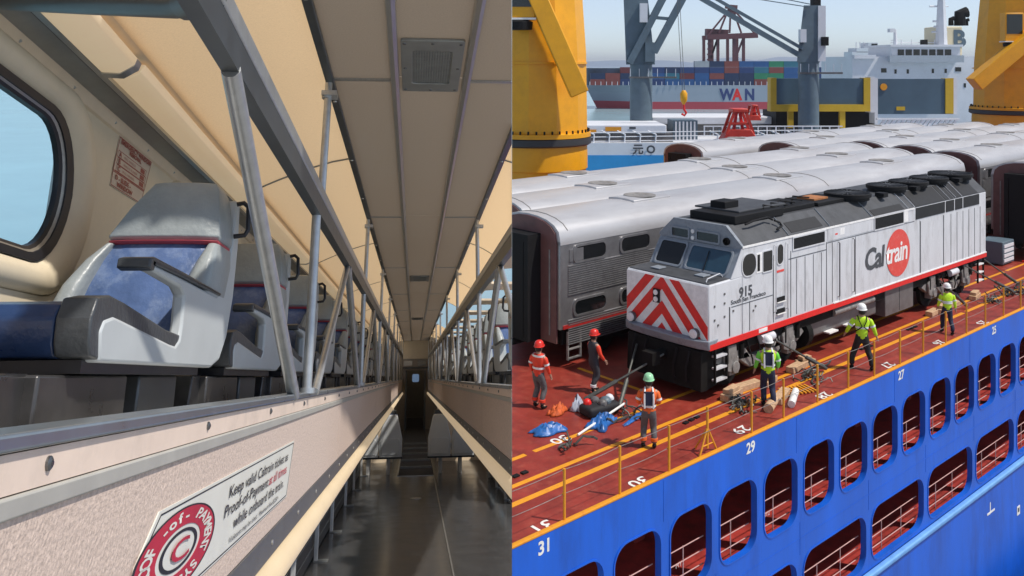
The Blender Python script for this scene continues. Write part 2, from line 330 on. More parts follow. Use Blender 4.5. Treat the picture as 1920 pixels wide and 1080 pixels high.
# ---- ceiling
ce = structure(bpy.data.objects.new('coach_ceiling', None)); sc.collection.objects.link(ce); ce.matrix_world = CAR
CS = [2.6, 3.85, 7.5, 11.15, 14.8, 18.45, 22.1, 25.75, 29.4, SE]
for s0, s1 in zip(CS[:-1], CS[1:]):
    g = .006
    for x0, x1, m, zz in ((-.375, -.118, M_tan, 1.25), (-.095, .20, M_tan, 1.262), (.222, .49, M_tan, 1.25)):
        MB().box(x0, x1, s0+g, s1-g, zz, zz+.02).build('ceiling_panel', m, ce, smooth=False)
    
    for sg_, xa, xb in ((-1, -.40, -.94), (1, .515, .86)):
        n = 5; pts = []
        for k in range(n+1):
            t = k/n; pts.append((xa+(xb-xa)*t, 1.252-(.19)*t**1.35))
        poly = pts+[(x, z+.02) for x, z in reversed(pts)]
        e0, e1 = (max(2.6, s0-2.1), s1-2.1) if s1 < SE else (s0-2.1, SE)
        if e1 < 3 or (sg_ == 1 and s0 in (18.45, 22.1)): continue  # right-hand panels left out so sun reaches the lower seats
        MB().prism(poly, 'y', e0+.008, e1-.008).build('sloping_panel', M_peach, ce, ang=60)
        MB().prism([(x, z-.004) for x, z in pts]+[(x, z+.012) for x, z in reversed(pts)], 'y', e1-.012, e1+.012).build('seam_strip', M_greytrim, ce, ang=60)
    for x0, x1 in ((-.375, -.118), (.222, .49)): MB().box(x0, x1, s1-.014, s1+.014, 1.243, 1.249).build('seam_strip', M_alu, ce)
for x, zz in ((-.107, 1.238), (.211, 1.238)):
    MB().prism([(x-.020, 1.25), (x-.016, zz), (x+.002, zz-.004), (x+.016, zz+.006), (x+.018, 1.265), (x-.02, 1.265)], 'y', 2.6, SE).build('ceiling_rail', M_alu, ce)
for x in (-.39, .503):
    MB().box(x-.018, x+.018, 2.6, SE, 1.225, 1.247).build('ceiling_trim_bar', M_darkbeam, ce, bevel=.003)
    q = 2.9
    while q < 14: MB().lathe([(.009, 0), (.008, -.004), (.002, -.007)], 8, (x, q, 1.225)).build('trim_bolt', M_alu, ce); q += 1.22
MB().prism([(-1.2, 1.03), (-1.0, 1.05), (-.94, 1.062), (-.94, 1.10), (-1.2, 1.10)], 'y', SA, SE).build('cove_backing', M_cream, ce)
for s0, lab in ((3.35, 'square grey ceiling vent grille nearest the camera'), (12.15, 'second square ceiling vent grille farther along the coach'), (21, 'third ceiling vent far along the coach')):
    v = thing('ceiling_vent', lab, 'vent', CAR @ T(.05, s0+.335, 1.262), group='ceiling vents')
    MB().plate(rrect(0, 0, .255, .67, .012, 2), [rrect(0, 0, .165, .44, .02, 3)], lambda p, t: (p[0], p[1], -.014 if t else -.001)).build('frame', M_greytrim, v, bevel=.003)
    b = MB()
    for i in range(26): b.box(-.083, .083, -.22+i*.0176, -.22+i*.0176+.0085, -.008, -.003)
    for i in range(16): b.box(-.083+i*.0108, -.083+i*.0108+.005, -.22, .22, -.0075, -.0035)
    b.build('grille', M_greytrim, v, smooth=False)
    MB().box(-.085, .085, -.225, .225, -.002, -.0012).build('dark_backing', M_black, v)
    for dx, dy in ((-.112, -.30), (0, -.305), (.112, -.30), (-.112, 0), (.112, 0), (-.112, .30), (0, .305), (.112, .30)):
        MB().lathe([(.007, 0), (.006, -.004), (.001, -.005)], 8, (dx, dy, -.014)).build('screw', M_bolt, v)
# ---- railings of both galleries
def truss(sgn, e, lab, s_list, v_list):
    t = thing('gallery_railing', lab, 'railing', CAR @ T(e, 0, -.046), group='gallery railings')
    z0 = .046
    Tt = lambda p, q, r=.0135, nm='post', m=M_tube: MB().cyl((p[0]-e, p[1], p[2]+z0), (q[0]-e, q[1], q[2]+z0), r, n=14).build(nm, m, t)
    MB().prism([(-.022, .69+z0), (.022, .69+z0), (.022, .735+z0), (-.022, .735+z0)], 'y', 1.0 if sgn < 0 else 2, 33.2).build('top_rail', M_tube, t, bevel=.004)
    MB().box(-.018, .018, 1.0 if sgn < 0 else 2, 33.2, .62+z0, .692+z0).build('rail_web', M_darkbeam, t)
    for k in range(9):
        n0 = 3.65*k
        tops = [(1.86+n0, 3.29+n0)] if True else []
        if 1.86+n0 < 31.5:
            Tt((e, 1.88+n0, .625), (e, 3.29+n0, -.05), nm='diagonal', r=.021)
            Tt((e, 5.52+n0, .64), (e, 3.99+n0, -.05), nm='diagonal', r=.017)
            Tt((e, 3.69+n0, .64), (e, 3.69+n0, -.05), nm='post', r=.018)
            Tt((e+.006*-sgn, 3.84+n0, 1.24), (e, 3.84+n0, .72), nm='ceiling_pole', r=.016)
            MB().cyl((0, 3.84+n0, 1.155+z0), (0, 3.84+n0, 1.185+z0), .022, n=14).box(-.02, .045, 3.80+n0, 3.88+n0, 1.16+z0, 1.18+z0).build('pole_clamp', M_tube, t)
            MB().cyl((0, 3.69+n0, -.05+z0), (0, 3.69+n0, -.03+z0), .030, n=16).build('foot_plate', M_tube, t)
    return t
tl = truss(-1, -.40, 'silver tube truss railing along the left upper gallery', None, None)
truss(1, .50, 'silver tube truss railing along the right upper gallery', None, None)
cb = thing('overhead_tube', 'dark tube crossing the top left corner from rail to wall', 'tube', CAR @ T(-.40, 1.66, .70))
MB().tube([(0, 0, 0), (-.10, .13, .035), (-.35, .36, .13), (-.70, .67, .26), (-.80, .76, .295)], .029, 14).build('bar', M_darkbeam, cb)
MB().cyl((-.02, .02, .007), (-.07, .09, .024), .037, n=16).build('collar', M_darkbeam, cb)
# ---- seats
def make_seat(sgn, label):
    # local: x = 0 at the aisle side (outboard negative for the left gallery), y along the coach, z above camera-level datum
    k = -sgn
    t = thing('passenger_chair', label, 'seat', CAR, group='single seats of the upper galleries')
    P = lambda x: x*k if sgn > 0 else x
    fx = (lambda x: x) if sgn < 0 else (lambda x: -x)
    def add(b, nm, m, par=t, **kw):
        if sgn > 0: b.v = [(-p[0], p[1], p[2]) for p in b.v]
        return b.build(nm, m, par, **kw)
    prof = [(.0, .04), (-.02, .10), (.0, .125), (.06, .136), (.13, .131), (.56, .095), (.62, .092), (.66, .11), (.67, .15), (.665, .232), (.62, .247), (.30, .262), (.30, .278), (.62, .274), (1.10, .262), (1.20, .30), (1.27, .40), (1.30, .52), (1.31, .62), (1.36, .61), (1.385, .45), (1.37, .28), (1.31, .14), (1.22, .065), (1.10, .04)]
    sp = add(MB().prism(prof, 'x', -.035, 0), 'side_panel', M_shell, bevel=.008, seg=2)
    add(MB().prism([(1.13, .266), (1.12, .276), (.62, .288), (.30, .293), (.262, .286), (.258, .262), (.30, .258), (.31, .276), (.62, .274)], 'x', -.072, .008), 'armrest_pad', M_dgrey, bevel=.006)
    add(MB().prism(prof[:9]+[(1.25, .17), (1.22, .065), (1.10, .04)], 'x', -.47, -.44), 'side_panel', M_shell, bevel=.008)
    # back shell
    sh = []
    for z, x0, x1, y0, y1 in ((.045, -.46, -.01, 1.02, 1.12), (.12, -.465, -.006, 1.10, 1.26), (.30, -.455, -.006, 1.20, 1.375), (.45, -.37, -.012, 1.25, 1.385), (.60, -.30, -.045, 1.27, 1.36), (.632, -.285, -.055, 1.285, 1.34)):
        sh.append([(x0, y0, z), (x1, y0, z), (x1, y1-.03, z), (x1-.03, y1, z), (x0+.03, y1, z), (x0, y1-.03, z)])
    add(MB().loft(sh), 'back_shell', M_shell, bevel=.006, ang=50)
    def pad(sections, nm, m, crown=.03, n=7, ang=80):
        rows = []
        for z, x0, x1, y, d in sections:
            r = [(x0, y+d, z)]
            for i in range(n):
                u = i/(n-1); r.append((x0+(x1-x0)*u, y-crown*(1-(2*u-1)**4), z))
            r.append((x1, y+d, z)); rows.append(r)
        return add(MB().loft(rows), nm, m, ang=ang, bevel=.004)
    pad([(.437, -.345, .0, 1.05, .20), (.45, -.35, .004, 1.035, .22), (.55, -.295, -.01, 1.06, .22), (.61, -.255, -.022, 1.085, .20), (.638, -.238, -.035, 1.10, .16), (.645, -.225, -.05, 1.14, .1)], 'headrest', M_grey, .022)
    pad([(.425, -.345, .0, 1.045, .2), (.436, -.348, .002, 1.030, .2)], 'piping', M_red, .022)
    pad([(.12, -.42, -.075, .95, .2), (.20, -.41, -.075, .97, .22), (.30, -.385, -.065, 1.0, .22), (.40, -.345, -.035, 1.035, .2), (.428, -.335, -.03, 1.05, .2)], 'back_cushion', M_blue, .016)
    pad([(.12, -.475, -.40, .93, .25), (.20, -.472, -.395, .93, .27), (.29, -.445, -.375, .965, .25), (.37, -.40, -.35, 1.01, .24), (.427, -.35, -.325, 1.05, .2)], 'back_bolster', M_grey, .035)
    pad([(.12, -.085, -.02, .93, .25), (.20, -.085, -.008, .93, .27), (.29, -.08, .003, .965, .25), (.37, -.055, .006, 1.01, .24), (.427, -.032, .002, 1.05, .2)], 'back_bolster', M_grey, .03)
    # cushion : navy centre, charcoal side rolls
    def roll(x0, x1, nm, m, dz=0, fr=0):
        pr = [(-.06-fr, .075), (-.065-fr, .125), (-.04-fr, .155+dz), (.03, .166+dz), (.14, .158+dz), (.52, .118+dz), (.92, .10+dz), (.94, .05), (.0, .045), (-.045-fr, .05)]
        return add(MB().prism(pr, 'x', x0, x1), nm, m, bevel=.014, seg=3)
    roll(-.41, -.077, 'seat_cushion', M_navy); roll(-.075, -.004, 'cushion_roll', M_dgrey, .012, .006); roll(-.455, -.412, 'cushion_roll', M_dgrey, .006, .004)
    add(MB().box(-.45, -.03, -.02, 1.05, .018, .045), 'seat_pan', M_black)
    add(MB().tube([(.004, 1.28, .60), (.028, 1.28, .605), (.045, 1.28, .59), (.05, 1.28, .51), (.04, 1.28, .49), (.002, 1.28, .485)], .0085, 8), 'grab_handle', M_black)
    pe = add(MB().prism([(-.31, -.13), (-.275, .018), (-.14, .018), (-.17, -.13)], 'x', -.35, -.08), 'pedestal', M_ped, bevel=.006)
    add(MB().box(-.34, -.055, -.165, .40, -.13, .016), 'pedestal_box', M_ped, bevel=.006)
    add(MB().box(-.34, -.08, .60, 1.0, -.13, .017), 'pedestal_box', M_darkbeam, bevel=.006)
    return t
ORD = ['nearest', 'second', 'third', 'fourth', 'fifth', 'sixth', 'seventh', 'eighth', 'ninth', 'tenth', 'eleventh', 'twelfth', 'thirteenth', 'fourteenth', 'fifteenth', 'sixteenth', 'seventeenth', 'eighteenth', 'nineteenth', 'twentieth']
sL = make_seat(-1, 'large blue and grey leather seat nearest the camera in the left gallery')
sL.matrix_world = CAR @ T(-.65, 2.06, 0)
for k in range(1, 19):
    dup(sL, CAR @ T(-.65, 2.06+1.49*k, 0), '%s blue and grey seat from the camera in the left gallery' % ORD[k])
sR = make_seat(1, 'nearest blue and grey seat visible in the right gallery, cut by the picture centre line')
sR.matrix_world = CAR @ T(.74, 6.1, 0)
for k in range(1, 17):
    dup(sR, CAR @ T(.74, 6.1+1.49*k, 0), '%s blue and grey seat from the camera in the right gallery' % ORD[k])
# ---- emergency notice on the wall
em = thing('emergency_notice', 'red printed emergency window removal notice on the cream wall beside the headrest', 'notice', CAR @ T(-1.199, 3.66, .73))
MB().plate([(-.01, 0), (.41, 0), (.50, .21), (.03, .21)], [], lambda p, t: (.0 if t else .003, p[0], p[1])).build('sheet', mat('pale notice', (.63, .53, .42), .5, var=.05), em, smooth=False)
lineloop([(.0, .065), (.435, .065), (.495, .205), (.033, .205)], .004, M_dullred, em); lineloop([(-.005, .004), (.405, .004), (.43, .06), (.0, .06)], .003, M_dullred, em)
text('EMERGENCY WINDOW', .026, M_dullred, 'notice_text', em, (.0036, .05, .183), (0, 1, 0), (0, 0, 1), sx=1.55, bold=.001)
text('REMOVAL', .024, M_dullred, 'notice_text', em, (.0036, .17, .163), (0, 1, 0), (0, 0, 1), sx=1.6, bold=.001)
for ch, z_, tx in (('A', .130, 'PULL HANDLE'), ('B', .101, 'REMOVE RUBBER'), ('C', .072, 'PULL HANDLE')):
    lineloop([(.028, z_-.004), (.42, z_-.004), (.435, z_+.022), (.038, z_+.022)], .0025, M_dullred, em)
    text(ch, .026, M_dullred, 'notice_text', em, (.0036, .045, z_), (0, 1, 0), (0, 0, 1), sx=1.8, bold=.001)
    text(tx, .014, M_dullred, 'notice_text', em, (.0036, .11, z_+.002), (0, 1, 0), (0, 0, 1), sx=1.8)
    MB().box(.003, .004, .35, .41, z_, z_+.018).build('notice_picture', M_dullred, em)
text('D - SLIDE -', .026, M_dullred, 'notice_text', em, (.0036, .03, .034), (0, 1, 0), (0, 0, 1), sx=1.7, bold=.001)
text('WINDOW', .026, M_dullred, 'notice_text', em, (.0036, .06, .010), (0, 1, 0), (0, 0, 1), sx=1.7, bold=.001)
# ---- lower level: racks along the walls, seats, end wall
for sgn, a, wa, lab in ((-1, -.93, -1.25, 'white steel bicycle rack along the lower left wall'), (1, 1.36, 1.62, 'white steel bicycle rack along the lower right wall')):
    rk = thing('bicycle_rack', lab, 'rack', CAR @ T(a, 0, -1.70), group='lower deck racks')
    for s_ in ([6.5, 8.3, 10.2, 12.0, 14.3, 16.2, 18.4] if sgn < 0 else [11.5, 13, 14.5, 16, 17.5]):
        MB().box(-.018, .018, s_-.03, s_+.03, 0, 1.26).build('upright', M_white, rk, bevel=.004)
        MB().box(-.02, .12, s_-.05, s_+.05, .0, .012).build('foot', M_greytrim, rk)
    S0, S1 = (5.5, 18.6) if sgn < 0 else (9, 18)
    MB().box(-.012 if sgn < 0 else -.03, .03 if sgn < 0 else .012, S0, S1, .36, .42).build('ledge', M_alu, rk)
    MB().box(min(-.04*-sgn, -.06*-sgn)-.0, max(-.04*-sgn, -.06*-sgn), S0, S1, .02, .33).build('kick_board', M_darkbeam, rk)
    MB().box(min(.05*sgn, .07*sgn), max(.05*sgn, .07*sgn), S0, S1, .44, 1.18).build('back_panel', M_white, rk)
    b = MB()
    for z in (.12, .24): b.box(min(.034*sgn, .042*sgn), max(.034*sgn, .042*sgn), S0, S1, z, z+.012)
    b.build('board_rib', M_greytrim, rk)
    for s_ in ([7.2, 9.0, 9.6, 11.2, 12.9, 15.2] if sgn < 0 else [12.2, 13.8, 15.1, 16.8]):
        z1 = .55+.25*random.random()
        MB().tube([(.02, s_, 1.15), (.025, s_+.02, .9), (.02, s_+.03, z1)], .004, 5).build('hanging_strap', M_white, rk)
        MB().lathe([(.012, 0), (.035, .03), (.03, .07), (.012, .11), (.004, .12)], 8, (.02, s_+.03, z1-.08)).build('strap_tag', M_white, rk)
        MB().tube([(.02+.03*cos(q*pi/6), s_+.5+.16*sin(q*pi/6), .95+.09*cos(q*pi/6)) for q in range(13)], .006, 5).build('bungee_loop', M_black, rk)
    lwin = [rrect(c_, -.80, 1.5, .52, .12, 4) for c_ in [3.4+2.1*k_ for k_ in range(14)]]
    lw = structure(Lobj(MB().plate([(SA, -1.70), (SE, -1.70), (SE, -.40), (SA, -.40)], lwin, lambda p, t_: (wa if not t_ else wa+.04*sgn, p[0], p[1])), 'lower_wall_left' if sgn < 0 else 'lower_wall_right', M_white, smooth=False))
    q = 4.0
    while q < 20: Lobj(MB().box(min(wa, wa-.02*sgn), max(wa, wa-.02*sgn), q, q+.34, -1.45, -1.10), 'wall_rib_panel', M_shell, lw, bevel=.008); q += .52
def low_seat(label):
    t = thing('double_chair', label, 'seat pair', CAR, group='double seats of the lower deck')
    for x0 in (0, .44):
        xm = x0+.22; sh = []
        out = [(x0+.01, .30), (x0+.43, .30), (x0+.435, .62), (x0+.34, 1.02), (x0+.31, 1.04), (x0+.13, 1.04), (x0+.10, 1.02), (x0+.005, .62)]
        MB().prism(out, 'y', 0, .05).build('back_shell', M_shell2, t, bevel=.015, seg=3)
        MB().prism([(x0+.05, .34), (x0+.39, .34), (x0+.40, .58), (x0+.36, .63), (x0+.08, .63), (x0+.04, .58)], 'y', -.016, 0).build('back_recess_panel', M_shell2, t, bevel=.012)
        MB().prism([(x+(xm-x)*.04, z+.02) for x, z in out], 'y', .05, .16).build('back_cushion', M_navy, t, bevel=.02)
        MB().prism([(x0+.10, 1.0), (x0+.34, 1.0), (x0+.31, 1.12), (x0+.13, 1.12)], 'y', .06, .17).build('headrest', M_dgrey, t, bevel=.02)
        MB().box(x0+.02, x0+.42, .16, .75, .36, .50).build('seat_cushion', M_navy, t, bevel=.03)
    for x in (.25, .62): MB().box(x-.03, x+.03, .1, .5, 0, .34).build('leg', M_white, t)
    MB().box(.0, .88, .02, .5, .27, .30).build('base_beam', M_black, t)
    return t
ls = low_seat('pale grey double seat back on the lower deck, left of the aisle, nearest'); ls.matrix_world = CAR @ T(-1.07, 18.5, -1.70)
dup(ls, CAR @ T(.28, 18.5, -1.70), 'pale grey double seat back on the lower deck, right of the aisle, nearest')
for k in range(0):
    dup(ls, CAR @ T(-1.07, 18.5+2.1*k, -1.70), '%s pale grey double seat behind the lower left one' % ORD[k])
    dup(ls, CAR @ T(.28, 18.5+2.1*k, -1.70), '%s pale grey double seat behind the lower right one' % ORD[k])
ew = structure(bpy.data.objects.new('end_wall', None)); sc.collection.objects.link(ew); ew.matrix_world = CAR @ T(0, SE, 0)
MB().plate([(-1.4, -1.7), (-.26, -1.7), (-.26, .24), (.40, .24), (.40, -1.7), (1.8, -1.7), (1.8, 1.3), (-1.4, 1.3)], [], lambda p, t: (p[0], .08 if t else 0, p[1])).build('end_panel', M_tan, ew, smooth=False)
MB().box(-.45, .55, -.06, 0, .30, .36).build('door_header', M_darkbeam, ew)
MB().box(-.36, -.06, -.03, -.01, .40, .56).build('small_notice', M_paper, ew); MB().box(.12, .42, -.03, -.01, .40, .56).build('small_notice', M_greytrim, ew)
MB().prism([(-.55, .62), (.62, .62), (.5, 1.24), (-.45, 1.24)], 'y', -.05, -.0).build('end_bulge_panel', M_wall, ew, bevel=.03)
for x in (-.30, .36): MB().box(x, x+.06, -.05, .3, -1.7, .24).build('door_jamb', M_darkbeam, ew)
for x0, x1 in ((-.55, -.50), (.62, .67)): MB().box(x0, x1, .1, 9.5, -1.7, .6).build('vestibule_wall', M_wall, ew)
MB().plate([(-.6, -1.7), (.7, -1.7), (.7, .6), (-.6, .6)], [rrect(.08, -.02, .30, .34, .06, 3)], lambda p, t: (p[0], 9.5 if not t else 9.56, p[1])).build('vestibule_end', M_greytrim, ew, smooth=False)
MB().box(-.6, .7, .1, 9.5, .56, .6).build('vestibule_ceiling', M_tan, ew)
# lower cross wall behind the seats on either side of the aisle
for x0, x1, nm in ((-1.25, -.42, 'cross_wall_left'), (.52, 1.62, 'cross_wall_right')):
    structure(Lobj(MB().box(x0, x1, 21.2, 21.26, -1.70, -.40), nm, M_cream))
# the ramp that carries the coach
wr_ = structure(bpy.data.objects.new('side_wall_right', None)); sc.collection.objects.link(wr_); wr_.matrix_world = CAR
MB().plate([(4, -.13), (SE, -.13), (SE, 1.08), (4, 1.08)], [rrect(8.8+3.0*k_, .60, 1.7, .55, .22, 6) for k_ in range(8)], lambda p, t: (1.40 if not t else 1.45, p[0], p[1])).build('wall_panel', M_wall, wr_, smooth=False)
MB().plate([(2, .87), (SE, .87), (SE, 1.44), (2, 1.44)], [rrect(5.6+2.6*k_, 1.155, 1.75, .44, .12, 4) for k_ in range(9)], lambda p, t: (p[1], p[0], 1.10 if not t else 1.13)).build('sun_slot_panel', M_cream, wr_, smooth=False)  # added panel, slotted to let sun patches fall on the floor
rmp = structure(Lobj(MB().box(-1.45, 1.80, SA, SX+2, -2.05, -1.84), 'loading_ramp', M_white))
bpy.context.view_layer.update()
for s_ in (0, 9, 18, 27, 36, 44):
    q_ = CAR @ Vector((-.7 if s_ else -.9, s_, -2.0)); MB().box(q_.x-.4, q_.x+.4, q_.y-.4, q_.y+.4, -8.6, q_.z+.05).build('ramp_pier', M_white, None, frame=WORLD)['kind'] = 'structure'
L_OBJS = [o for o in bpy.data.objects if o not in _mark]
# ================================================================ THE HARBOUR (right of the x=0 section plane)
_mark = set(bpy.data.objects)
M_hull = mat('blue hull paint', (.003, .098, .56), .45, var=.14, scale=1.3, dirt=(.006, .045, .26), damt=.6, dscale=1.1, stretch=(1, 1, .22), bump=.04, bscale=2)
M_strake = mat('pale blue strake', (.16, .38, .75), .5, var=.12, scale=3)
M_deck = mat('red oxide deck', (.235, .028, .017), .48, var=.32, scale=1.6, dirt=(.36, .085, .05), damt=.6, dscale=3.6, bump=.05, bscale=6, rvar=.15)
M_inred = mat('dark red oxide steel', (.32, .028, .020), .6, var=.35, scale=2.5, dirt=(.04, .008, .007), damt=.6)
M_pinkbar = mat('pale worn rail', (.55, .33, .30), .5, var=.2)
M_yel = mat('yellow marking paint', (.72, .30, .012), .5, var=.15, scale=5, dirt=(.35, .10, .03), damt=.6, dscale=5)
M_wht = mat('white marking paint', (.75, .74, .70), .5, var=.12, scale=9, dirt=(.45, .25, .2), damt=.35, dscale=8)
M_loco = mat('silver grey loco paint', (.60, .61, .64), .4, .0, var=.07, scale=3, dirt=(.30, .29, .29), damt=.7, dscale=2.4, stretch=(1, 1, .3), rvar=.1)
M_locod = mat('weathered grey nose', (.24, .27, .31), .5, var=.2, scale=4, dirt=(.07, .07, .075), damt=.8, dscale=4)
M_roof = mat('charcoal loco roof', (.055, .058, .064), .6, var=.25, scale=3, dirt=(.02, .02, .022), damt=.7, dscale=2)
M_blk = mat('matt black', (.008, .008, .009), .7, spec=.25, var=.3)
M_grille = mat('black grille', (.006, .006, .007), .6)
M_rd = mat('signal red', (.72, .014, .011), .45, var=.1, dirt=(.25, .02, .02), damt=.4, dscale=5)
M_tomato = mat('tomato red logo', (.70, .06, .045), .45, var=.05, dirt=(.75, .30, .26), damt=.4, dscale=7)
M_logo = mat('dark grey lettering', (.06, .065, .075), .5)
M_lwhite = mat('logo white', (.80, .79, .78), .45)
M_under = mat('grimy underframe', (.011, .0105, .010), .8, spec=.15, var=.4, scale=5)
M_truck = mat('grey truck casting', (.22, .21, .20), .6, var=.35, scale=5, dirt=(.06, .05, .045), damt=.7, dscale=4)
M_tank = mat('grimy fuel tank', (.12, .115, .115), .5, var=.25, scale=3)
M_lglass = mat('sky tinted windshield', (.022, .06, .095), .06, spec=.8, rvar=0, var=.1)  # blue in the glass colour stands in for reflected sky
M_dglass = mat('black window glass', (.008, .009, .010), .10, spec=.6, rvar=0, var=.1)
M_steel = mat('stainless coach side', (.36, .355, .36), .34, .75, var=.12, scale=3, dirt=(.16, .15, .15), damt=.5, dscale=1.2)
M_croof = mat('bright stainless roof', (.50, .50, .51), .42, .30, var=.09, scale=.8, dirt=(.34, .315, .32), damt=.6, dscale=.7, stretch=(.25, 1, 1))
M_cend = mat('maroon coach end', (.15, .065, .06), .55, var=.25, scale=3, dirt=(.06, .03, .03), damt=.5)
M_crane = mat('yellow crane paint', (.78, .36, .005), .42, var=.06, scale=1.5, dirt=(.45, .19, .01), damt=.35, dscale=.8)
M_cgrey = mat('blue grey crane paint', (.10, .145, .18), .5, var=.14, scale=.7, dirt=(.08, .11, .13), damt=.4)
M_swhite = mat('ship white paint', (.66, .68, .72), .5, var=.06, scale=.5, dirt=(.45, .42, .40), damt=.3, dscale=.3)
M_wood = mat('rough timber', (.52, .34, .20), .8, var=.25, scale=9, dirt=(.25, .14, .08), damt=.5)
M_chain = mat('grey chain steel', (.10, .105, .095), .5, .5, var=.3)
M_conc = mat('quay concrete', (.30, .29, .27), .85, var=.2, scale=1.2)
# ---- quay and water
qy = structure(MB().box(-60, 120, -60, -2.9, -11.8, -8.6).build('quay', M_conc, frame=SHIP, smooth=False))
MB().box(-60, 120, -3.0, -2.86, -9.0, -8.55).build('fender_edge', mat('pale blue fender', (.35, .48, .62), .5), qy)
me = bpy.data.meshes.new('sea'); me.from_pydata([(-6000, -1500, -11), (6000, -1500, -11), (6000, 9000, -11), (-6000, 9000, -11)], [], [(0, 1, 2, 3)])
M_sea = mat('harbour water', (.28, .42, .47), .2, var=.12, scale=.02, bump=.35, bscale=.35, spec=.5, rvar=.05)
SEA = structure(link('sea', me, M_sea, smooth=False))
for k, (u0, u1, vt, dist) in enumerate(((900, 1330, 112, 5200), (1320, 1640, 104, 6500), (1500, 2050, 108, 7400), (-1500, 950, 113, 5600))):
    pts = []; n = 40
    for i in range(n+1):
        t = i/n; u = u0+(u1-u0)*t; hgt = (VH-vt)*(sin(pi*t)**.6)*(.75+.25*sin(9*t+k)+.12*sin(23*t+2*k))+2
        pts.append((W(u, VH, dist).x, CAMZ+hgt/F*dist))
    rows = [[(x, dist, -11) for x, z in pts], [(x, dist+150, CAMZ-11+(z-CAMZ+11)*.6) for x, z in pts], [(x, dist+400, z) for x, z in pts], [(x, dist+1200, -11) for x, z in pts]]
    structure(MB().loft(rows, caps=False, closed=False).build('hill', mat('far blue hill', (.16, .22, .32), .9, var=.1, scale=.002)))
# ---- the cargo ship that carries everything
ship = thing('cargo_ship', 'blue hulled cargo ship with red deck and two rows of rounded side openings', 'ship', SHIP)
X0, X1, YE = -12.0, 92.0, -1.9
CU = [3.65+1.708*k for k in range(-8, 32)]; CL = [2.755+3.38*k for k in range(-4, 16)]
holes = [rrect(c, -1.755, 1.41, 1.65, .40, 6) for c in CU]+[rrect(c, -4.18, 3.08, 1.46, .44, 6) for c in CL]
def hp(p, t): return (p[0], YE+(.10 if t else 0), p[1])
MB().plate([(X0, -5.05), (X1, -5.05), (X1, 0), (X0, 0)], holes, hp).build('hull_side', M_hull, ship, smooth=False)
for c, w, z, h, r in [(c, 1.41, -1.755, 1.65, .40) for c in CU[1:26]]+[(c, 3.08, -4.18, 1.46, .44) for c in CL[2:14]]:
    MB().plate(rrect(c, z, w+.05, h+.05, r+.02, 6), [rrect(c, z, w-.015, h-.015, r-.008, 6)], lambda p, t: (p[0], YE-.018+(.16 if t else 0), p[1])).build('opening_rim', M_hull, ship, ang=50)
    bars = MB(); zb = z-h/2; n = 3
    for k in range(3): bars.cyl((c-w/2, YE+.22, zb+.16+.30*k), (c+w/2, YE+.22, zb+.16+.30*k), .012, n=6)
    for q in ((c,) if w < 2 else (c-.55, c+.6)): bars.cyl((q, YE+.22, zb-.2), (q, YE+.22, zb+.78), .013, n=6)
    bars.build('opening_guard_rail', M_pinkbar, ship)
for x_ in range(-10, 40, 5):
    MB().box(x_+.9, x_+.925, YE-.006, YE, -.9, -.04).build('plate_seam', M_hull, ship); MB().box(x_*.676+1.06, x_*.676+1.085, YE-.006, YE, -3.42, -2.62).build('plate_seam', M_hull, ship)
MB().box(X0, 40, YE-.006, YE, -3.03, -3.005).build('plate_seam', M_hull, ship)
MB().box(X0, X1, YE-.16, YE-.0, -5.19, -5.05).build('rubbing_strake', M_strake, ship, bevel=.03)
MB().box(X0, X1, YE-.05, YE+.3, -12, -5.19).build('lower_hull', M_hull, ship, smooth=False)
MB().box(X0, X1, YE+.10, 27.5, -.06, -.004).build('deck', M_deck, ship, smooth=False)
MB().box(X0, X1, YE-.01, YE+.10, -.004, .035).build('deck_edge_bar', M_yel, ship, bevel=.006)
for z in (-2.72, -5.06): MB().box(X0, X1, YE+.1, 5.2, z-.06, z).build('gallery_plate', M_inred, ship, smooth=False)
MB().box(X0, X1, 5.2, 5.4, -11, -.06).build('inner_bulkhead', M_inred, ship, smooth=False)
MB().box(X0, X1, 27.3, 27.7, -11.5, .9).build('far_bulwark', M_hull, ship, smooth=False)
for i in range(-4, 20):
    x = 4.45+3.416*i/1.0
    MB().box(x-.16, x+.16, .2, .5, -2.72, -.06).build('pillar', M_inred, ship); MB().box(x+1.2, x+1.26, -1.2, 5.2, -.55, -.06).build('frame_web', M_inred, ship)
    MB().box(x-.2, x+.2, .5, .9, -5.06, -2.78).build('pillar', M_inred, ship)
for i, x in enumerate((-5.3, -3.2, -1.0, 4.4, 9.5)):
    MB().tube([(x+.5*cos(q/3)*.2, -.9+.14*sin(q*.8), -1.1-.0*q+.10*cos(q*.8)) if False else (x-.6+q*.05, -.6+.16*sin(q*.9), -1.25+.16*cos(q*.9)) for q in range(26)], .035, 6).build('hose_coil', mat('red hose', (.40, .05, .04), .5), ship)
for c, z in ((CU[6]+.2, -2.45), (CU[4]+.3, -2.45)): text('MY2', .16, M_wht, 'painted_mark', ship, (c-.2, YE+.5, z+.0), (1, 0, 0), (0, 0, 1))
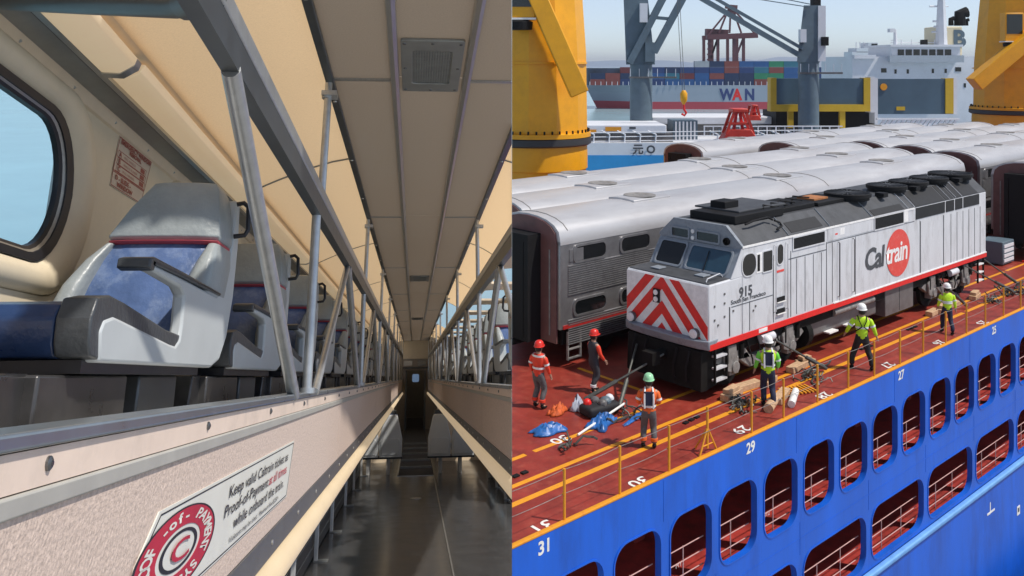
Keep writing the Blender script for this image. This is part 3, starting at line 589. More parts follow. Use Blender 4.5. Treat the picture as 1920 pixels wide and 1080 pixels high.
# deck paint
for y0, y1 in ((-.20, -.08), (-.78, -.64), (.74, .86)):
    x = X0
    while x < 46:
        x2 = x+random.uniform(2.5, 5)
        if y0 > .5 and x > 30: break
        MB().box(x, x2-random.choice((0, 0, .02, .25)), y0, y1, -.0035, .0005).build('deck_line', M_yel, ship, smooth=False); x = x2
MB().box(-.66, -.54, 1.2, 4.0, -.0035, .0009).build('deck_line', M_yel, ship, smooth=False)
def deck_text(s, x, y, h=.42):
    text(s, h, M_wht, 'deck_number', ship, (x, y, .002), (-1, 0, 0), (0, -1, 0), sx=1.25, bold=.006)
for s, x, y in (('31', -7.05, -1.55), ('30', -4.35, -1.55), ('30', -4.1, 1.0), ('29', -.55, -1.38), ('28', 2.9, -1.5), ('27', 6.4, -1.45), ('26', 9.6, -1.5), ('25', 12.8, -1.5)): deck_text(s, x, y)
for s, x in (('31', -7.62), ('29', -1.18), ('27', 6.12), ('25', 12.62), ('23', 19.3)):
    text(s, .34, M_wht, 'hull_number', ship, (x, YE, -.34), (1, 0, 0), (0, 0, 1), sx=1.0, bold=.010, lift=.006)
text('J', .4, M_wht, 'draught_mark', ship, (12.3, YE-.05, -6.0), (1, 0, 0), (0, 0, 1), bold=.01, lift=.006)
MB().box(12.1, 12.7, YE-.06, YE-.05, -6.08, -6.02).build('draught_mark', M_wht, ship)
MB().box(14.6, 14.85, YE-.06, YE-.05, -6.9, -6.6).build('draught_mark', M_wht, ship); MB().box(14.66, 14.79, YE-.064, YE-.058, -6.8, -6.66).build('draught_mark', M_logo, ship)
# ---- railing at the deck edge
rl = thing('deck_railing', 'yellow post railing with thin wires along the near deck edge', 'railing', SHIP @ T(0, -1.82, 0))
px_ = [-9.9, -8.4, -6.87, -5.34, -3.82, -.85, .47, 2.0, 3.52, 4.91, 6.40, 7.84, 9.35, 10.85, 12.3, 13.8, 15.3, 16.8, 18.3, 20, 21.6, 23.2, 24.8, 26.4, 28, 29.6, 31.2, 33, 34.6, 36.2]
for x in px_:
    MB().cyl((x, 0, 0), (x, 0, .98), .026, n=8).build('post', M_yel, rl)
    MB().cyl((x, -.01, .5), (x, .05, .5), .02, n=6).cyl((x, -.01, .94), (x, .05, .94), .02, n=6).build('wire_eye', M_yel, rl)
for a, b in zip(px_[:-1], px_[1:]):
    bz = MB()
    for z in (.5, .95):
        sag = .01+.02*random.random()
        bz.tube([(a+(b-a)*t, .03, z-sag*4*t*(1-t)) for t in (0, .25, .5, .75, 1)], .006, 5)
    bz.build('wire', M_truck, rl)
tr = thing('tripod_stand', 'yellow three legged stanchion with a triangular foot by the deck number', 'stanchion', SHIP @ T(-2.42, -1.75, 0))
MB().cyl((0, 0, .1), (0, 0, 1.0), .028, n=8).build('pole', M_yel, tr)
for dx, dy in ((-.30, -.02), (.30, -.02), (0, .32)): MB().cyl((dx, dy, 0), (0, 0, .55), .022, n=8).build('leg', M_yel, tr)
MB().cyl((-.2, -.01, .18), (.2, -.01, .18), .015, n=6).build('cross_bar', M_yel, tr)
# ---- locomotive
lo = thing('diesel_locomotive', 'grey passenger locomotive numbered 915 with red and white chevron nose', 'locomotive', SHIP)
WD, ZS, ZE, ZR, XC, XR = 2.75, 1.42, 3.72, 4.20, 1.43, 17.05
body = MB().box(XC, XR, 0, WD, ZS, ZE).build('body_side', M_loco, lo, bevel=.03)
rp = [(-.004, ZE+.001), (.0, ZE+.02), (.50, ZR), (WD-.50, ZR), (WD, ZE+.02), (WD+.004, ZE+.001)]
MB().prism(rp, 'x', XC+.05, XR).build('roof', M_roof, lo, bevel=.015)
MB().prism([(-.008, ZE-.05), (-.006, ZE+.012), (.50, ZR+.012), (WD-.50, ZR+.012), (WD+.006, ZE+.012), (WD+.008, ZE-.05)], 'x', XC-.02, XC+.09).build('cab_front_band', M_locod, lo, bevel=.01)
MB().box(XC, 11.2, -.018, .004, ZE-.045, ZE+.012).build('eave_strip', M_lwhite, lo)
for x in (3.62, 5.80, 8.30, 10.75, 11.2, 13.9, 14.4, 14.9):
    b = MB().bar((x, -.004, ZE+.02), (x, .50, ZR+.008), .05, .012, up=(1, 0, 0)).build('roof_rib', M_locod if x < 10 else M_loco, lo)
# nose
MB().prism([(0.0, ZS), (.0, 2.86), (.05, 2.93), (XC, 2.955), (XC, ZS)], 'y', 0, WD).build('nose', M_loco, lo, bevel=.035, seg=3)
MB().prism([(.07, 2.936), (.93, 2.95), (.93, 2.965), (.07, 2.951)], 'y', .06, WD-.06).build('nose_top', M_roof, lo)
for y, x0 in ((.55, .5), (1.9, .35)):
    MB().box(x0, x0+.32, y, y+.30, 2.965, 3.0).build('nose_hatch', M_locod, lo, bevel=.01)
MB().tube([(.15, .2, 2.96), (.2, .2, 3.04), (.75, .22, 3.09), (.88, .22, 2.98)], .016, 6).build('nose_handrail', M_loco, lo)
# chevrons
def clip(poly, y0, y1, z0, z1):
    for ax, lim, s in ((0, y0, 1), (0, y1, -1), (1, z0, 1), (1, z1, -1)):
        out = []
        for i in range(len(poly)):
            p, q = poly[i], poly[(i+1) % len(poly)]; dp = (p[ax]-lim)*s; dq = (q[ax]-lim)*s
            if dp >= 0: out.append(p)
            if dp*dq < 0: t = dp/(dp-dq); out.append((p[0]+(q[0]-p[0])*t, p[1]+(q[1]-p[1])*t))
        poly = out
        if len(poly) < 3: return None
    return poly
YC, SLP, TH = 1.50, 1.10, .35
MB().box(-.006, .0, .03, WD-.03, 1.47, 2.885).build('chevron_field', M_lwhite, lo, smooth=False)
for apex in (4.10, 3.50, 2.93, 2.28, 1.70):
    for s in (-1, 1):
        q = clip([(YC, apex), (YC+s*2, apex-2*SLP), (YC+s*2, apex-2*SLP-TH), (YC, apex-TH)], .03, WD-.03, 1.47, 2.885)
        if q and apex != 4.10: MB().plate(q, [], lambda p, t: (-.0065 if t else -.010, p[0], p[1])).build('chevron_stripe', M_rd, lo, smooth=False)
MB().box(-.06, -.008, YC+.06, YC+.27, 2.20, 2.56).build('headlight_box', M_blk, lo, bevel=.01)
for z in (2.29, 2.47): MB().cyl((-.085, YC+.165, z), (-.055, YC+.165, z), .07, n=14).build('headlight', M_lwhite, lo)
for y in (.40, 2.50):
    MB().lathe([(.11, .0), (.12, .03), (.11, .06), (.02, .075)], 16).build('ditch_light', M_lwhite, lo).matrix_local = Matrix.Translation((-.09, y, 1.66)) @ Matrix.Rotation(-pi/2, 4, 'Y')
    MB().cyl((-.10, y, 1.66), (-.01, y, 1.66), .13, n=16).build('light_bezel', M_tank, lo)
MB().plate([(-.02, -.02), (-.20, .28), (-.27, .8), (-.29, 1.37), (-.27, 1.95), (-.2, 2.47), (-.02, WD+.02), (.4, WD+.02), (.4, -.02)], [], lambda p, t: (p[0]*(1.0 if not t else .55), p[1], 1.54 if not t else 1.30)).build('anticlimber', M_locod, lo, bevel=.03)
MB().prism([(.05, .22), (-.15, .25), (-.10, 1.26), (.9, 1.26), (.9, .35)], 'y', .15, WD-.15).build('pilot_plow', M_under, lo, bevel=.02)
MB().tube([(-.12, 1.37, .95), (-.5, 1.37, .95)], .14, 10).box(-.75, -.45, 1.2, 1.55, .78, 1.1).build('coupler', M_under, lo)
for y in (.5, .9, 1.9, 2.3): MB().tube([(-.14, y, 1.2), (-.25, y+.03, .8), (-.2, y+.05, .45), (-.1, y+.02, .4)], .03, 6).build('brake_hose', M_blk, lo)
# red sill stripe and white line
MB().box(.02, XR+.01, -.022, .02, 1.29, 1.44).build('sill_stripe', M_rd, lo)
MB().box(6.0, XR, -.026, -.0, 1.442, 1.475).build('sill_line', M_lwhite, lo)
MB().box(2.15, 2.55, -.027, -.0, 1.33, 1.43).build('sill_plate', M_lwhite, lo)
MB().box(.3, XR-.3, .12, WD-.12, 1.0, 1.40).build('underframe', M_under, lo)
# cab glazing in the front
def fwin(y0, y1, z0, z1, m, nm, r=.07, x=XC):
    cy, cz, w, h = (y0+y1)/2, (z0+z1)/2, abs(y1-y0), z1-z0
    f = MB().plate(rrect(cy, cz, w+.10, h+.10, r+.03, 4), [rrect(cy, cz, w, h, r, 4)], lambda p, t: (x-.035 if not t else x+.01, p[0], p[1])).build(nm+'_frame', M_locod, lo)
    MB().plate(rrect(cy, cz, w+.02, h+.02, r, 4), [], lambda p, t: (x-.012 if not t else x-.004, p[0], p[1])).build(nm, m, f, smooth=False)
    return f
RK = lambda z: .95+(z-2.96)*.68
MB().prism([(.94, 2.95), (XC, 3.66), (XC+.02, 3.66), (XC+.02, 2.95)], 'y', .02, WD-.02).build('cab_front', M_locod, lo, bevel=.01)
MB().prism([(.93, 2.95), (XC+.3, 2.95), (XC+.3, 3.70), (XC-.0, 3.70)], 'y', -.002, .022).build('cab_cheek', M_loco, lo)
MB().box(XC-.012, XC, .03, WD-.03, 3.62, ZE).build('cab_brow', M_locod, lo)
def rwin(y0, y1, z0, z1, m, nm, r=.07):
    cy, cz, w, h = (y0+y1)/2, (z0+z1)/2, abs(y1-y0), z1-z0
    f = MB().plate(rrect(cy, cz, w+.09, h+.09, r+.03, 4), [rrect(cy, cz, w, h, r, 4)], lambda p, t: (RK(p[1])-(.045 if not t else -.01), p[0], p[1])).build(nm+'_frame', M_locod, lo)
    MB().plate(rrect(cy, cz, w+.02, h+.02, r, 4), [], lambda p, t: (RK(p[1])-(.022 if not t else .012), p[0], p[1])).build(nm, m, f, smooth=False)
rwin(.22, 1.50, 3.03, 3.56, M_lglass, 'windshield')
MB().bar((RK(3.03)-.06, .88, 3.03), (RK(3.5)-.06, .92, 3.5), .02, .015).build('wiper', M_blk, lo)
rwin(1.70, 2.55, 3.03, 3.56, M_dglass, 'windshield')
MB().box(XC-.06, XC-.01, .25, WD-.25, 3.60, 3.64).build('visor', M_locod, lo)
fwin(.72, 1.42, 3.72, 3.94, M_dglass, 'number_board', .03, x=XC-.025); fwin(1.72, 2.28, 3.72, 3.94, M_dglass, 'number_board', .03, x=XC-.025)
MB().lathe([(.10, 0), (.10, .06), (.07, .07), (.07, .02), (.01, .02)], 14).build('cab_lamp', M_under, lo).matrix_local = Matrix.Translation((XC-.02, .46, 3.80)) @ Matrix.Rotation(-pi/2, 4, 'Y')
MB().cyl((XC-.06, 1.57, 3.74), (XC, 1.57, 3.74), .055, n=12).cyl((XC-.06, 1.57, 3.92), (XC, 1.57, 3.92), .055, n=12).build('top_headlight', M_lwhite, lo)
# side openings
def swin(x0, x1, z0, z1, r, m=M_dglass, nm='side_window', n=5):
    f = MB().plate(rrect((x0+x1)/2, (z0+z1)/2, x1-x0+.06, z1-z0+.06, r+.02, n), [rrect((x0+x1)/2, (z0+z1)/2, x1-x0, z1-z0, r, n)], lambda p, t: (p[0], -.02 if not t else .01, p[1])).build(nm+'_frame', M_loco, lo)
    MB().plate(rrect((x0+x1)/2, (z0+z1)/2, x1-x0+.01, z1-z0+.01, r, n), [], lambda p, t: (p[0], -.008 if not t else .0, p[1])).build(nm, m, f, smooth=False)
swin(1.42, 2.03, 2.93, 3.50, .24); swin(2.36, 2.80, 2.92, 3.46, .04); swin(3.05, 3.33, 3.02, 3.56, .13)
MB().box(2.06, 2.33, -.012, 0, 2.93, 3.46).build('window_slider', M_lwhite, lo)
MB().box(2.10, 2.22, -.015, -.006, 2.98, 3.42).build('window_post', M_blk, lo)
for x in (2.90, 3.48):
    MB().tube([(x, -.01, 1.75), (x, -.07, 1.78), (x, -.07, 3.55), (x, -.01, 3.58)], .014, 6).build('grab_rail', M_loco, lo)
for z in (1.70, 2.02): MB().box(3.0, 3.40, -.03, .0, z-.02, z+.10).build('step_recess', M_blk, lo); MB().box(3.0, 3.4, -.07, 0, z-.035, z-.02).build('step_tread', M_lwhite, lo)
MB().box(3.02, 3.38, -.010, 0, 2.80, 2.86).build('warning_label', M_tomato, lo)
lnx = lambda x, z0, z1, w=.018: MB().box(x, x+w, -.0105, .0, z0, z1).build('panel_joint', M_logo, lo, smooth=False)
for x in (.85,): lnx(x, 1.50, 2.25, .035)
for x in (1.75, 2.86, 3.58, 3.72, 5.62): lnx(x, 1.48, 2.25 if x == 1.75 else 3.3)
for x in (4.02, 4.46, 4.90, 5.34, 5.95, 7.3, 11.6, 13.4): lnx(x, 1.50, 3.05 if x < 5.4 else 3.25, .012)
for x in (11.65, 13.42, 14.0, 14.5, 15.0, 15.5, 16.0, 16.5): lnx(x, 1.50, 3.22, .016)
MB().box(.95, 2.84, -.010, 0, 2.225, 2.24).build('panel_joint', M_logo, lo); MB().box(3.62, 5.6, -.010, 0, 3.08, 3.098).build('panel_joint', M_logo, lo)
MB().box(5.65, 11.2, -.010, 0, 3.27, 3.285).build('panel_joint', M_logo, lo)
for x0, x1 in ((6.35, 7.05),):                                                                 # engine room door
    MB().plate(rrect((x0+x1)/2, 2.36, x1-x0, 1.78, .06, 3), [], lambda p, t: (p[0], -.018 if not t else .0, p[1])).build('engine_door', M_loco, lo, bevel=.006)
    for x in (x0-.08, x1+.08): MB().tube([(x, -.01, 1.6), (x, -.07, 1.63), (x, -.07, 3.2), (x, -.01, 3.23)], .014, 6).build('grab_rail', M_tank, lo)
for x, z in ((.2, 2.35), (.2, 2.0), (.62, 2.36), (.62, 2.02), (.35, 1.85), (1.0, 2.1), (2.0, 2.05), (1.9, 1.95), (.62, 2.6)):
    MB().box(x, x+.05, -.02, 0, z, z+.05).build('hinge', M_tank, lo)
def ven(x0, x1, z0, z1, nm='side_grille'):
    g = MB().box(x0, x1, -.014, .0, z0, z1).build(nm, M_grille, lo, smooth=False)
    MB().plate([(x0-.04, z0-.04), (x1+.04, z0-.04), (x1+.04, z1+.04), (x0-.04, z1+.04)], [[(x0, z0), (x1, z0), (x1, z1), (x0, z1)]], lambda p, t: (p[0], -.024 if not t else .0, p[1])).build(nm+'_frame', M_loco, lo, smooth=False)
    b = MB(); k = z0+.03
    while k < z1: b.box(x0, x1, -.022, -.012, k, k+.008); k += .035
    b.build('louvre', M_under, g, smooth=False)
ven(3.85, 5.50, 3.33, 3.64); ven(8.5, 10.4, 3.32, 3.70)
def rven(x0, x1, t0=.10, t1=.90, m=M_grille):
    P = lambda x, t, o: (x, .50*t-o*.69, ZE+.02+(ZR-ZE-.02)*t+o*.72)
    vs = [P(x0, t0, .012), P(x1, t0, .012), P(x1, t1, .012), P(x0, t1, .012), P(x0, t0, 0), P(x1, t0, 0), P(x1, t1, 0), P(x0, t1, 0)]
    MB().add(vs, [(0,1,2,3),(7,6,5,4),(0,4,5,1),(1,5,6,2),(2,6,7,3),(3,7,4,0)]).build('roof_grille', m, lo, smooth=False)
rven(3.85, 5.5, .1, .62); rven(8.5, 10.5, .0, .35)
for a, b in ((11.35, 13.5), (13.6, 14.25), (14.35, 14.95), (15.05, 16.3)): rven(a, b, .02, .95)
for a, b in ((11.3, 13.5), (13.6, 14.25), (14.35, 14.95), (15.05, 16.4)):
    MB().box(a, b, -.016, 0, 3.32, 3.70).build('radiator_grille', M_grille, lo, smooth=False)
MB().box(10.45, 10.75, -.012, 0, 3.32, 3.70).build('white_patch', M_lwhite, lo); MB().box(6.4, 6.65, -.012, 0, 3.42, 3.62).build('notice_plate', M_lwhite, lo); MB().box(6.1, 6.25, -.012, 0, 3.45, 3.5).build('red_plate', M_tomato, lo)
MB().box(5.7, 8.4, -.011, 0, 3.32, 3.66).build('upper_panel', M_loco, lo)
# logo and lettering on the side
def disc(cx, cz, rx, rz, y, m, nm, n=48): MB().plate([(cx+rx*cos(2*pi*k/n), cz+rz*sin(2*pi*k/n)) for k in range(n)], [], lambda p, t: (p[0], y if not t else y+.004, p[1])).build(nm, m, lo, smooth=False)
disc(10.06, 2.39, .80, .76, -.014, M_tomato, 'logo_disc')
text('Cal', .92, M_logo, 'logo_text', lo, (7.84, 0, 2.13), (1, 0, 0), (0, 0, 1), sx=1.10, bold=.024, shear=.12, lift=.013, spacing=.9)
text('train', .92, M_lwhite, 'logo_text', lo, (9.20, 0, 2.13), (1, 0, 0), (0, 0, 1), sx=.97, bold=.018, shear=.12, lift=.019, spacing=.9)
text('915', .36, M_logo, 'road_number', lo, (1.28, 0, 2.42), (1, 0, 0), (0, 0, 1), sx=1.12, bold=.012, lift=.006)
text('South San Francisco', .16, M_logo, 'name_text', lo, (.92, 0, 2.295), (1, 0, 0), (0, 0, 1), sx=1.22, bold=.004, lift=.006)
# roof gear
MB().box(1.75, 4.1, .45, 1.95, ZR, 4.42).build('roof_unit', M_blk, lo, bevel=.02); MB().box(2.3, 4.6, .7, 2.2, 4.42, 4.47).build('roof_unit_lid', M_roof, lo, bevel=.01)
MB().box(2.35, 3.0, 1.2, 1.7, 4.46, 4.66).build('antenna_box', M_blk, lo, bevel=.02)
MB().box(4.3, 6.1, .65, 1.9, ZR, 4.34).build('exhaust_hatch', M_blk, lo, bevel=.02); MB().box(6.2, 8.0, .6, 1.8, ZR, 4.32).build('exhaust_hatch', M_blk, lo, bevel=.02)
MB().box(6.5, 7.3, .9, 1.5, 4.32, 4.37).build('rusty_exhaust', mat('rusty orange steel', (.38, .15, .05), .7, var=.3), lo)
for i in range(5): MB().tube([(3.3+i*.5, .55+.1*i, 4.36), (3.6+i*.55, .8+.1*i, 4.50), (4.1+i*.6, .6+.12*i, 4.40)], .025, 6).build('roof_pipe', M_blk, lo)
MB().tube([(2.0, .3, 4.2), (2.3, .25, 4.27), (3.1, .33, 4.27), (3.3, .30, 4.18)], .03, 6).tube([(3.2, .1, 3.95), (3.45, .1, 4.02), (3.5, .2, 4.1), (3.35, .28, 4.16)], .03, 6).build('horn_pipe', M_blk, lo)
for x, y, r in ((8.4, .85, .72), (11.1, .90, .66), (12.7, .90, .66), (14.3, .90, .66), (16.2, .95, .78)):
    f = MB().lathe([(r*.92, 0), (r*.92, .09), (r, .10), (r, .20), (r*.93, .22), (r*.9, .14)], 28, (x, y, ZR)).build('roof_fan', M_blk, lo)
    b = MB()
    for k in range(12): a = pi*k/12; b.bar((x-r*.95*cos(a), y-r*.95*sin(a), ZR+.215), (x+r*.95*cos(a), y+r*.95*sin(a), ZR+.215), .02, .012)
    b.lathe([(.12, .20), (.12, .24), (.02, .25)], 12, (x, y, ZR)).build('fan_guard', M_roof, f)
for x in (9.6, 15.3, 11.9): MB().box(x, x+.3, .25, .55, ZR-.02, ZR+.12).build('lifting_lug', M_blk, lo)
# trucks, tank, boxes
for xc in (2.55, 14.2):
    for dx in (-1.35, 1.35):
        for y in (.42, WD-.42):
            MB().lathe([(.0, -.07), (.42, -.07), (.50, -.06), (.50, .05), (.53, .07), (.53, .09), (.40, .09), (.36, .04), (.12, .04), (.10, .12), (.0, .12)], 24).build('wheel', M_under, lo).matrix_local = Matrix.Translation((xc+dx, y, .62)) @ Matrix.Rotation(pi/2, 4, 'X')
        MB().cyl((xc+dx, .42, .62), (xc+dx, WD-.42, .62), .09, n=10).build('axle', M_under, lo)
    for y0, y1 in ((.14, .30), (WD-.30, WD-.14)):
        fr = MB().prism([(xc-2.1, .86), (xc-1.9, 1.06), (xc-.8, 1.02), (xc-.55, .72), (xc+.55, .72), (xc+.8, 1.02), (xc+1.9, 1.06), (xc+2.1, .86), (xc+1.75, .66), (xc+1.0, .70), (xc+.6, .44), (xc-.6, .44), (xc-1.0, .70), (xc-1.75, .66)], 'y', y0, y1).build('truck_frame', M_truck, lo, bevel=.02)
        for dx in (-1.35, 1.35):
            MB().box(xc+dx-.20, xc+dx+.20, y0-.05, y1+.02, .42, .86).cyl((xc+dx, y0-.12, .62), (xc+dx, y0-.0, .62), .16, n=14).build('axle_box', M_truck, fr, bevel=.015)
            for q in (-.34, .34): MB().cyl((xc+dx+q, y0-.02, .78), (xc+dx+q, y0-.02, 1.16), .085, n=10).build('spring', M_under, fr)
            MB().prism([(xc+dx-.48, .98), (xc+dx-.28, 1.22), (xc+dx+.05, 1.20), (xc+dx+.10, .70), (xc+dx-.15, .52), (xc+dx-.42, .60)], 'y', y0-.09, y0-.02).build('brake_hanger', M_truck, fr, bevel=.02)
        MB().cyl((xc-.25, y0-.10, 1.12), (xc+.35, y0-.10, 1.12), .12, n=14).build('brake_cylinder', M_loco, fr)
        for q in range(4): MB().tube([(xc-.8+.45*q, y0-.06, 1.2), (xc-.7+.45*q, y0-.10, .9), (xc-.55+.45*q, y0-.07, .65), (xc-.5+.4*q, y0-.05, .5)], .022, 6).build('air_hose', M_blk, fr)
MB().prism([(.25, .55), (.25, 1.05), (.40, 1.25), (WD-.40, 1.25), (WD-.25, 1.05), (WD-.25, .55), (WD-.6, .34), (.6, .34)], 'x', 5.0, 9.1).build('fuel_tank', M_tank, lo, bevel=.04)
MB().cyl((4.75, .45, .72), (4.99, .45, .72), .42, n=20).build('tank_end', M_under, lo)
MB().box(9.4, 11.35, .10, 1.0, .40, 1.24).build('battery_box', M_tank, lo, bevel=.02); MB().box(10.35, 10.37, .095, .1, .45, 1.2).build('box_joint', M_blk, lo)
for x0 in (5.9, 7.0): MB().box(x0, x0+.5, .05, .25, .55, .59).build('tank_step', M_lwhite, lo)
MB().cyl((6.2, .12, 1.12), (8.6, .12, 1.12), .10, n=12).build('air_reservoir', M_truck, lo)
for z in (.45, .75, 1.05): MB().box(.28, .75, -.02, .12, z, z+.045).build('step', M_loco, lo); MB().box(16.35, 16.8, -.02, .12, z, z+.045).build('step', M_lwhite, lo)
for x in (.26, .76, 16.33, 16.82): MB().box(x-.02, x+.02, -.02, .04, .40, 1.32).build('step_side', M_under, lo)
# timber packing under the wheels
for i, (x, y, a, l) in enumerate(((.75, -.15, 8, .8), (1.55, -.05, -6, .9), (2.3, -.22, 12, .7), (3.9, -.1, 5, .9), (4.4, -.05, -12, .6), (12.3, -.12, 4, .7), (12.9, -.22, 14, .8), (13.8, -.1, -5, .9), (15.6, -.18, 10, .8), (1.6, -1.05, 18, .9))):
    w = thing('timber_block', 'pale timber packing block %s' % ['under the front coupling end of the locomotive', 'below the leading wheel', 'between the leading wheels', 'behind the second wheel', 'short and pushed under the fuel tank end', 'at the rear truck, nearest the man', 'lying askew at the rear truck', 'below the rear truck middle', 'under the last wheel', 'lying loose by the navy trousered worker'][i], 'timber', SHIP @ T(x, y, 0) @ Matrix.Rotation(radians(a), 4, 'Z'), 'packing timbers')
    MB().box(-l/2, l/2, -.12, .12, 0, .16).build('beam', M_wood, w, bevel=.012)
    if i % 2 == 0: MB().box(-l/2+.1, l/2-.15, -.1, .1, .162, .27).build('wedge', M_wood, w, bevel=.012)
# ---- coaches
CW, CZ0, CZE, CZT = 2.70, .55, 3.55, 4.20
def coach_mesh(L, short=False):
    n = 10; sec = [(0, CZE-.02), (-.0, CZE)]
    arc = [(CW/2-CW/2*cos(pi*k/n)*(1.0), CZE+(CZT-CZE)*sin(pi*k/n)**.75) for k in range(n+1)]
    return arc
def make_coach(L, label, doors=True):
    t = thing('gallery_coach', label, 'coach', SHIP, 'stainless steel coaches')
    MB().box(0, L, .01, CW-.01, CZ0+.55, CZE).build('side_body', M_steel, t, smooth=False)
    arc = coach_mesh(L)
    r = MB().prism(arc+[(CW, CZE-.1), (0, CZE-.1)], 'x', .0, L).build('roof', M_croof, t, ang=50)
    # flutes (corrugated belt)
    b = MB()
    for z0, z1 in ((2.0, 2.85), (.62, 1.08), (1.16, 1.30)):
        z = z0
        while z < z1: b.prism([(.01, z), (-.022, z+.012), (-.022, z+.034), (.01, z+.046)], 'x', .3, L-.3); z += .062
    b.build('fluting', M_steel, t, smooth=False)
    MB().box(.1, L-.1, -.016, .01, 1.10, 1.20).build('red_stripe', mat('dull red stripe', (.36, .02, .018), .5, var=.2), t)
    k = 0; x = .45
    while x < L-2:
        for z, h in ((3.14, .40), (1.62, .38)):
            if k == 1 and False: continue
            f = MB().plate(rrect(x+.74, z, 1.40, h+.12, .17, 5), [rrect(x+.74, z, 1.26, h, .15, 5)], lambda p, t_: (p[0], -.028 if not t_ else .01, p[1])).build('window_frame', M_steel, t)
            MB().plate(rrect(x+.74, z, 1.28, h+.02, .15, 5), [], lambda p, t_: (p[0], -.010 if not t_ else .006, p[1])).build('pane', M_dglass, f, smooth=False)
        x += 1.95; k += 1
    MB().box(.35, .9, -.014, .01, 2.95, 3.3).build('number_plate', M_steel, t)
    # ends
    for s, xe in ((-1, 0), (1, L)):
        e = MB().prism([(.12, .7), (.12, CZE-.05)]+[(.12+(p[0])*(CW-.24)/CW, p[1]-.05) for p in arc]+[(CW-.12, CZE-.05), (CW-.12, .7)], 'x', xe-.05 if s < 0 else xe, xe if s < 0 else xe+.05).build('end_wall', M_cend, t, ang=20)
        x0, x1 = (xe-.55, xe-.05) if s < 0 else (xe+.05, xe+.55)
        MB().plate([(.75, .7), (1.95, .7), (1.95, 3.7), (.75, 3.7)], [[(.92, .8), (1.78, .8), (1.78, 3.5), (.92, 3.5)]], lambda p, q: (x0 if not q else x1, p[0], p[1])).build('gangway_bellows', M_blk, e, smooth=False)
        MB().box(min(x0, xe), max(x0, xe), .95, 1.75, .8, 3.5).build('end_door', M_blk, e)
        for y in (.35, 2.25): MB().box(xe-.07 if s < 0 else xe+.05, xe-.05 if s < 0 else xe+.07, y, y+.05, .9, 3.3).build('end_rib', M_truck, e)
        MB().tube([(xe+s*.05, 1.35, .6), (xe+s*.6, 1.35, .6)], .1, 8).build('coupler', M_under, t)
        a = xe+(.3 if s < 0 else -.8)
        MB().box(a, a+.5, -.01, .05, .22, .26).box(a, a+.5, -.01, .05, .48, .52).box(a-.02, a+.02, -.012, .05, .2, 1.0).box(a+.48, a+.52, -.012, .05, .2, 1.0).build('step_ladder', M_truck, t)
    MB().box(.2, L-.2, .15, CW-.15, .62, 1.12).build('underframe', M_under, t)
    for xc in (3.2, L-3.2):
        tk = MB().prism([(xc-1.6, .55), (xc-1.3, .75), (xc+1.3, .75), (xc+1.6, .55), (xc+1.0, .40), (xc-1.0, .40)], 'y', .2, .34).build('truck_frame', M_under, t, bevel=.02)
        for dx in (-1.1, 1.1):
            for y in (.38, CW-.5): MB().cyl((xc+dx, y, .44), (xc+dx, y+.12, .44), .44, n=20).build('wheel', M_under, tk)
    for xx in (6.5, 9.5, 13, 16.5): MB().box(xx, xx+1.9, .12, 1.1, .3, .62).build('equipment_box', M_under, t)
    # roof fittings
    for xx in (4.9, 12.9, L-5.5):
        h = MB().prism([(CW*.30, CZT-.10), (CW*.30, CZT+.015), (CW*.42, CZT+.05), (CW*.58, CZT+.05), (CW*.70, CZT+.015), (CW*.70, CZT-.10)], 'x', xx-.9, xx+.9).build('roof_hatch', M_croof, t, bevel=.02)
        MB().lathe([(.52, .04), (.52, .065), (.44, .07), (.40, .055), (.02, .055)], 24, (xx, CW/2, CZT)).build('hatch_vent', M_truck, h)
    for xx in (1.0, 8.2, 10.6, L-9, L-2):
        MB().plate([(xx, .25), (xx+.5, .25), (xx+.5, .52), (xx, .52)], [[(xx+.06, .29), (xx+.44, .29), (xx+.44, .48), (xx+.06, .48)]], lambda p, q: (p[0], p[1], CZE+(CZT-CZE)*sin(pi*.14+(p[1]-.25)*.9)**.75+(.03 if not q else -.02))).build('roof_step', M_truck, t, smooth=False)
    for xx in (0.35, L/2-1.1, L/2+1.1, L-.35):
        pts = [(xx, p[0], p[1]+.006) for p in arc[1:-1]]
        MB().tube(pts, .014, 5).build('roof_seam', M_truck, t)
    return t
RY = [4.2, 7.05, 9.9, 12.75, 15.6, 18.45]
LL = 26.6
c0 = make_coach(LL, 'stainless coach right behind the locomotive with two rows of dark windows')
c0.matrix_world = SHIP @ T(-1.1, RY[0], 0)
for row, xs in ((0, (-30.2, 27.2)), (1, (.2, 28.8)), (2, (1.6, 29.4)), (3, (25.4,)), (4, (20.6,))):
    for i, x in enumerate(xs):
        lab = 'coach in the %s row %s' % (['first', 'second', 'third', 'fourth', 'fifth'][row]+' track', {0: ['whose dark end shows at the picture centre line', 'beyond the rear of the locomotive'], 1: ['with a long bright roof', 'at the right, its dark end facing us'], 2: ['with its roof showing behind the second track', 'at the right, its dark end facing us'], 3: ['starting above the middle of the locomotive roof'], 4: ['whose dark end stands before the blue ship']}[row][i])
        dup(c0, SHIP @ T(x, RY[row], 0), lab)
dup(c0, SHIP @ T(24.3, -.1, 0), 'coach on the locomotive track at the right picture edge')
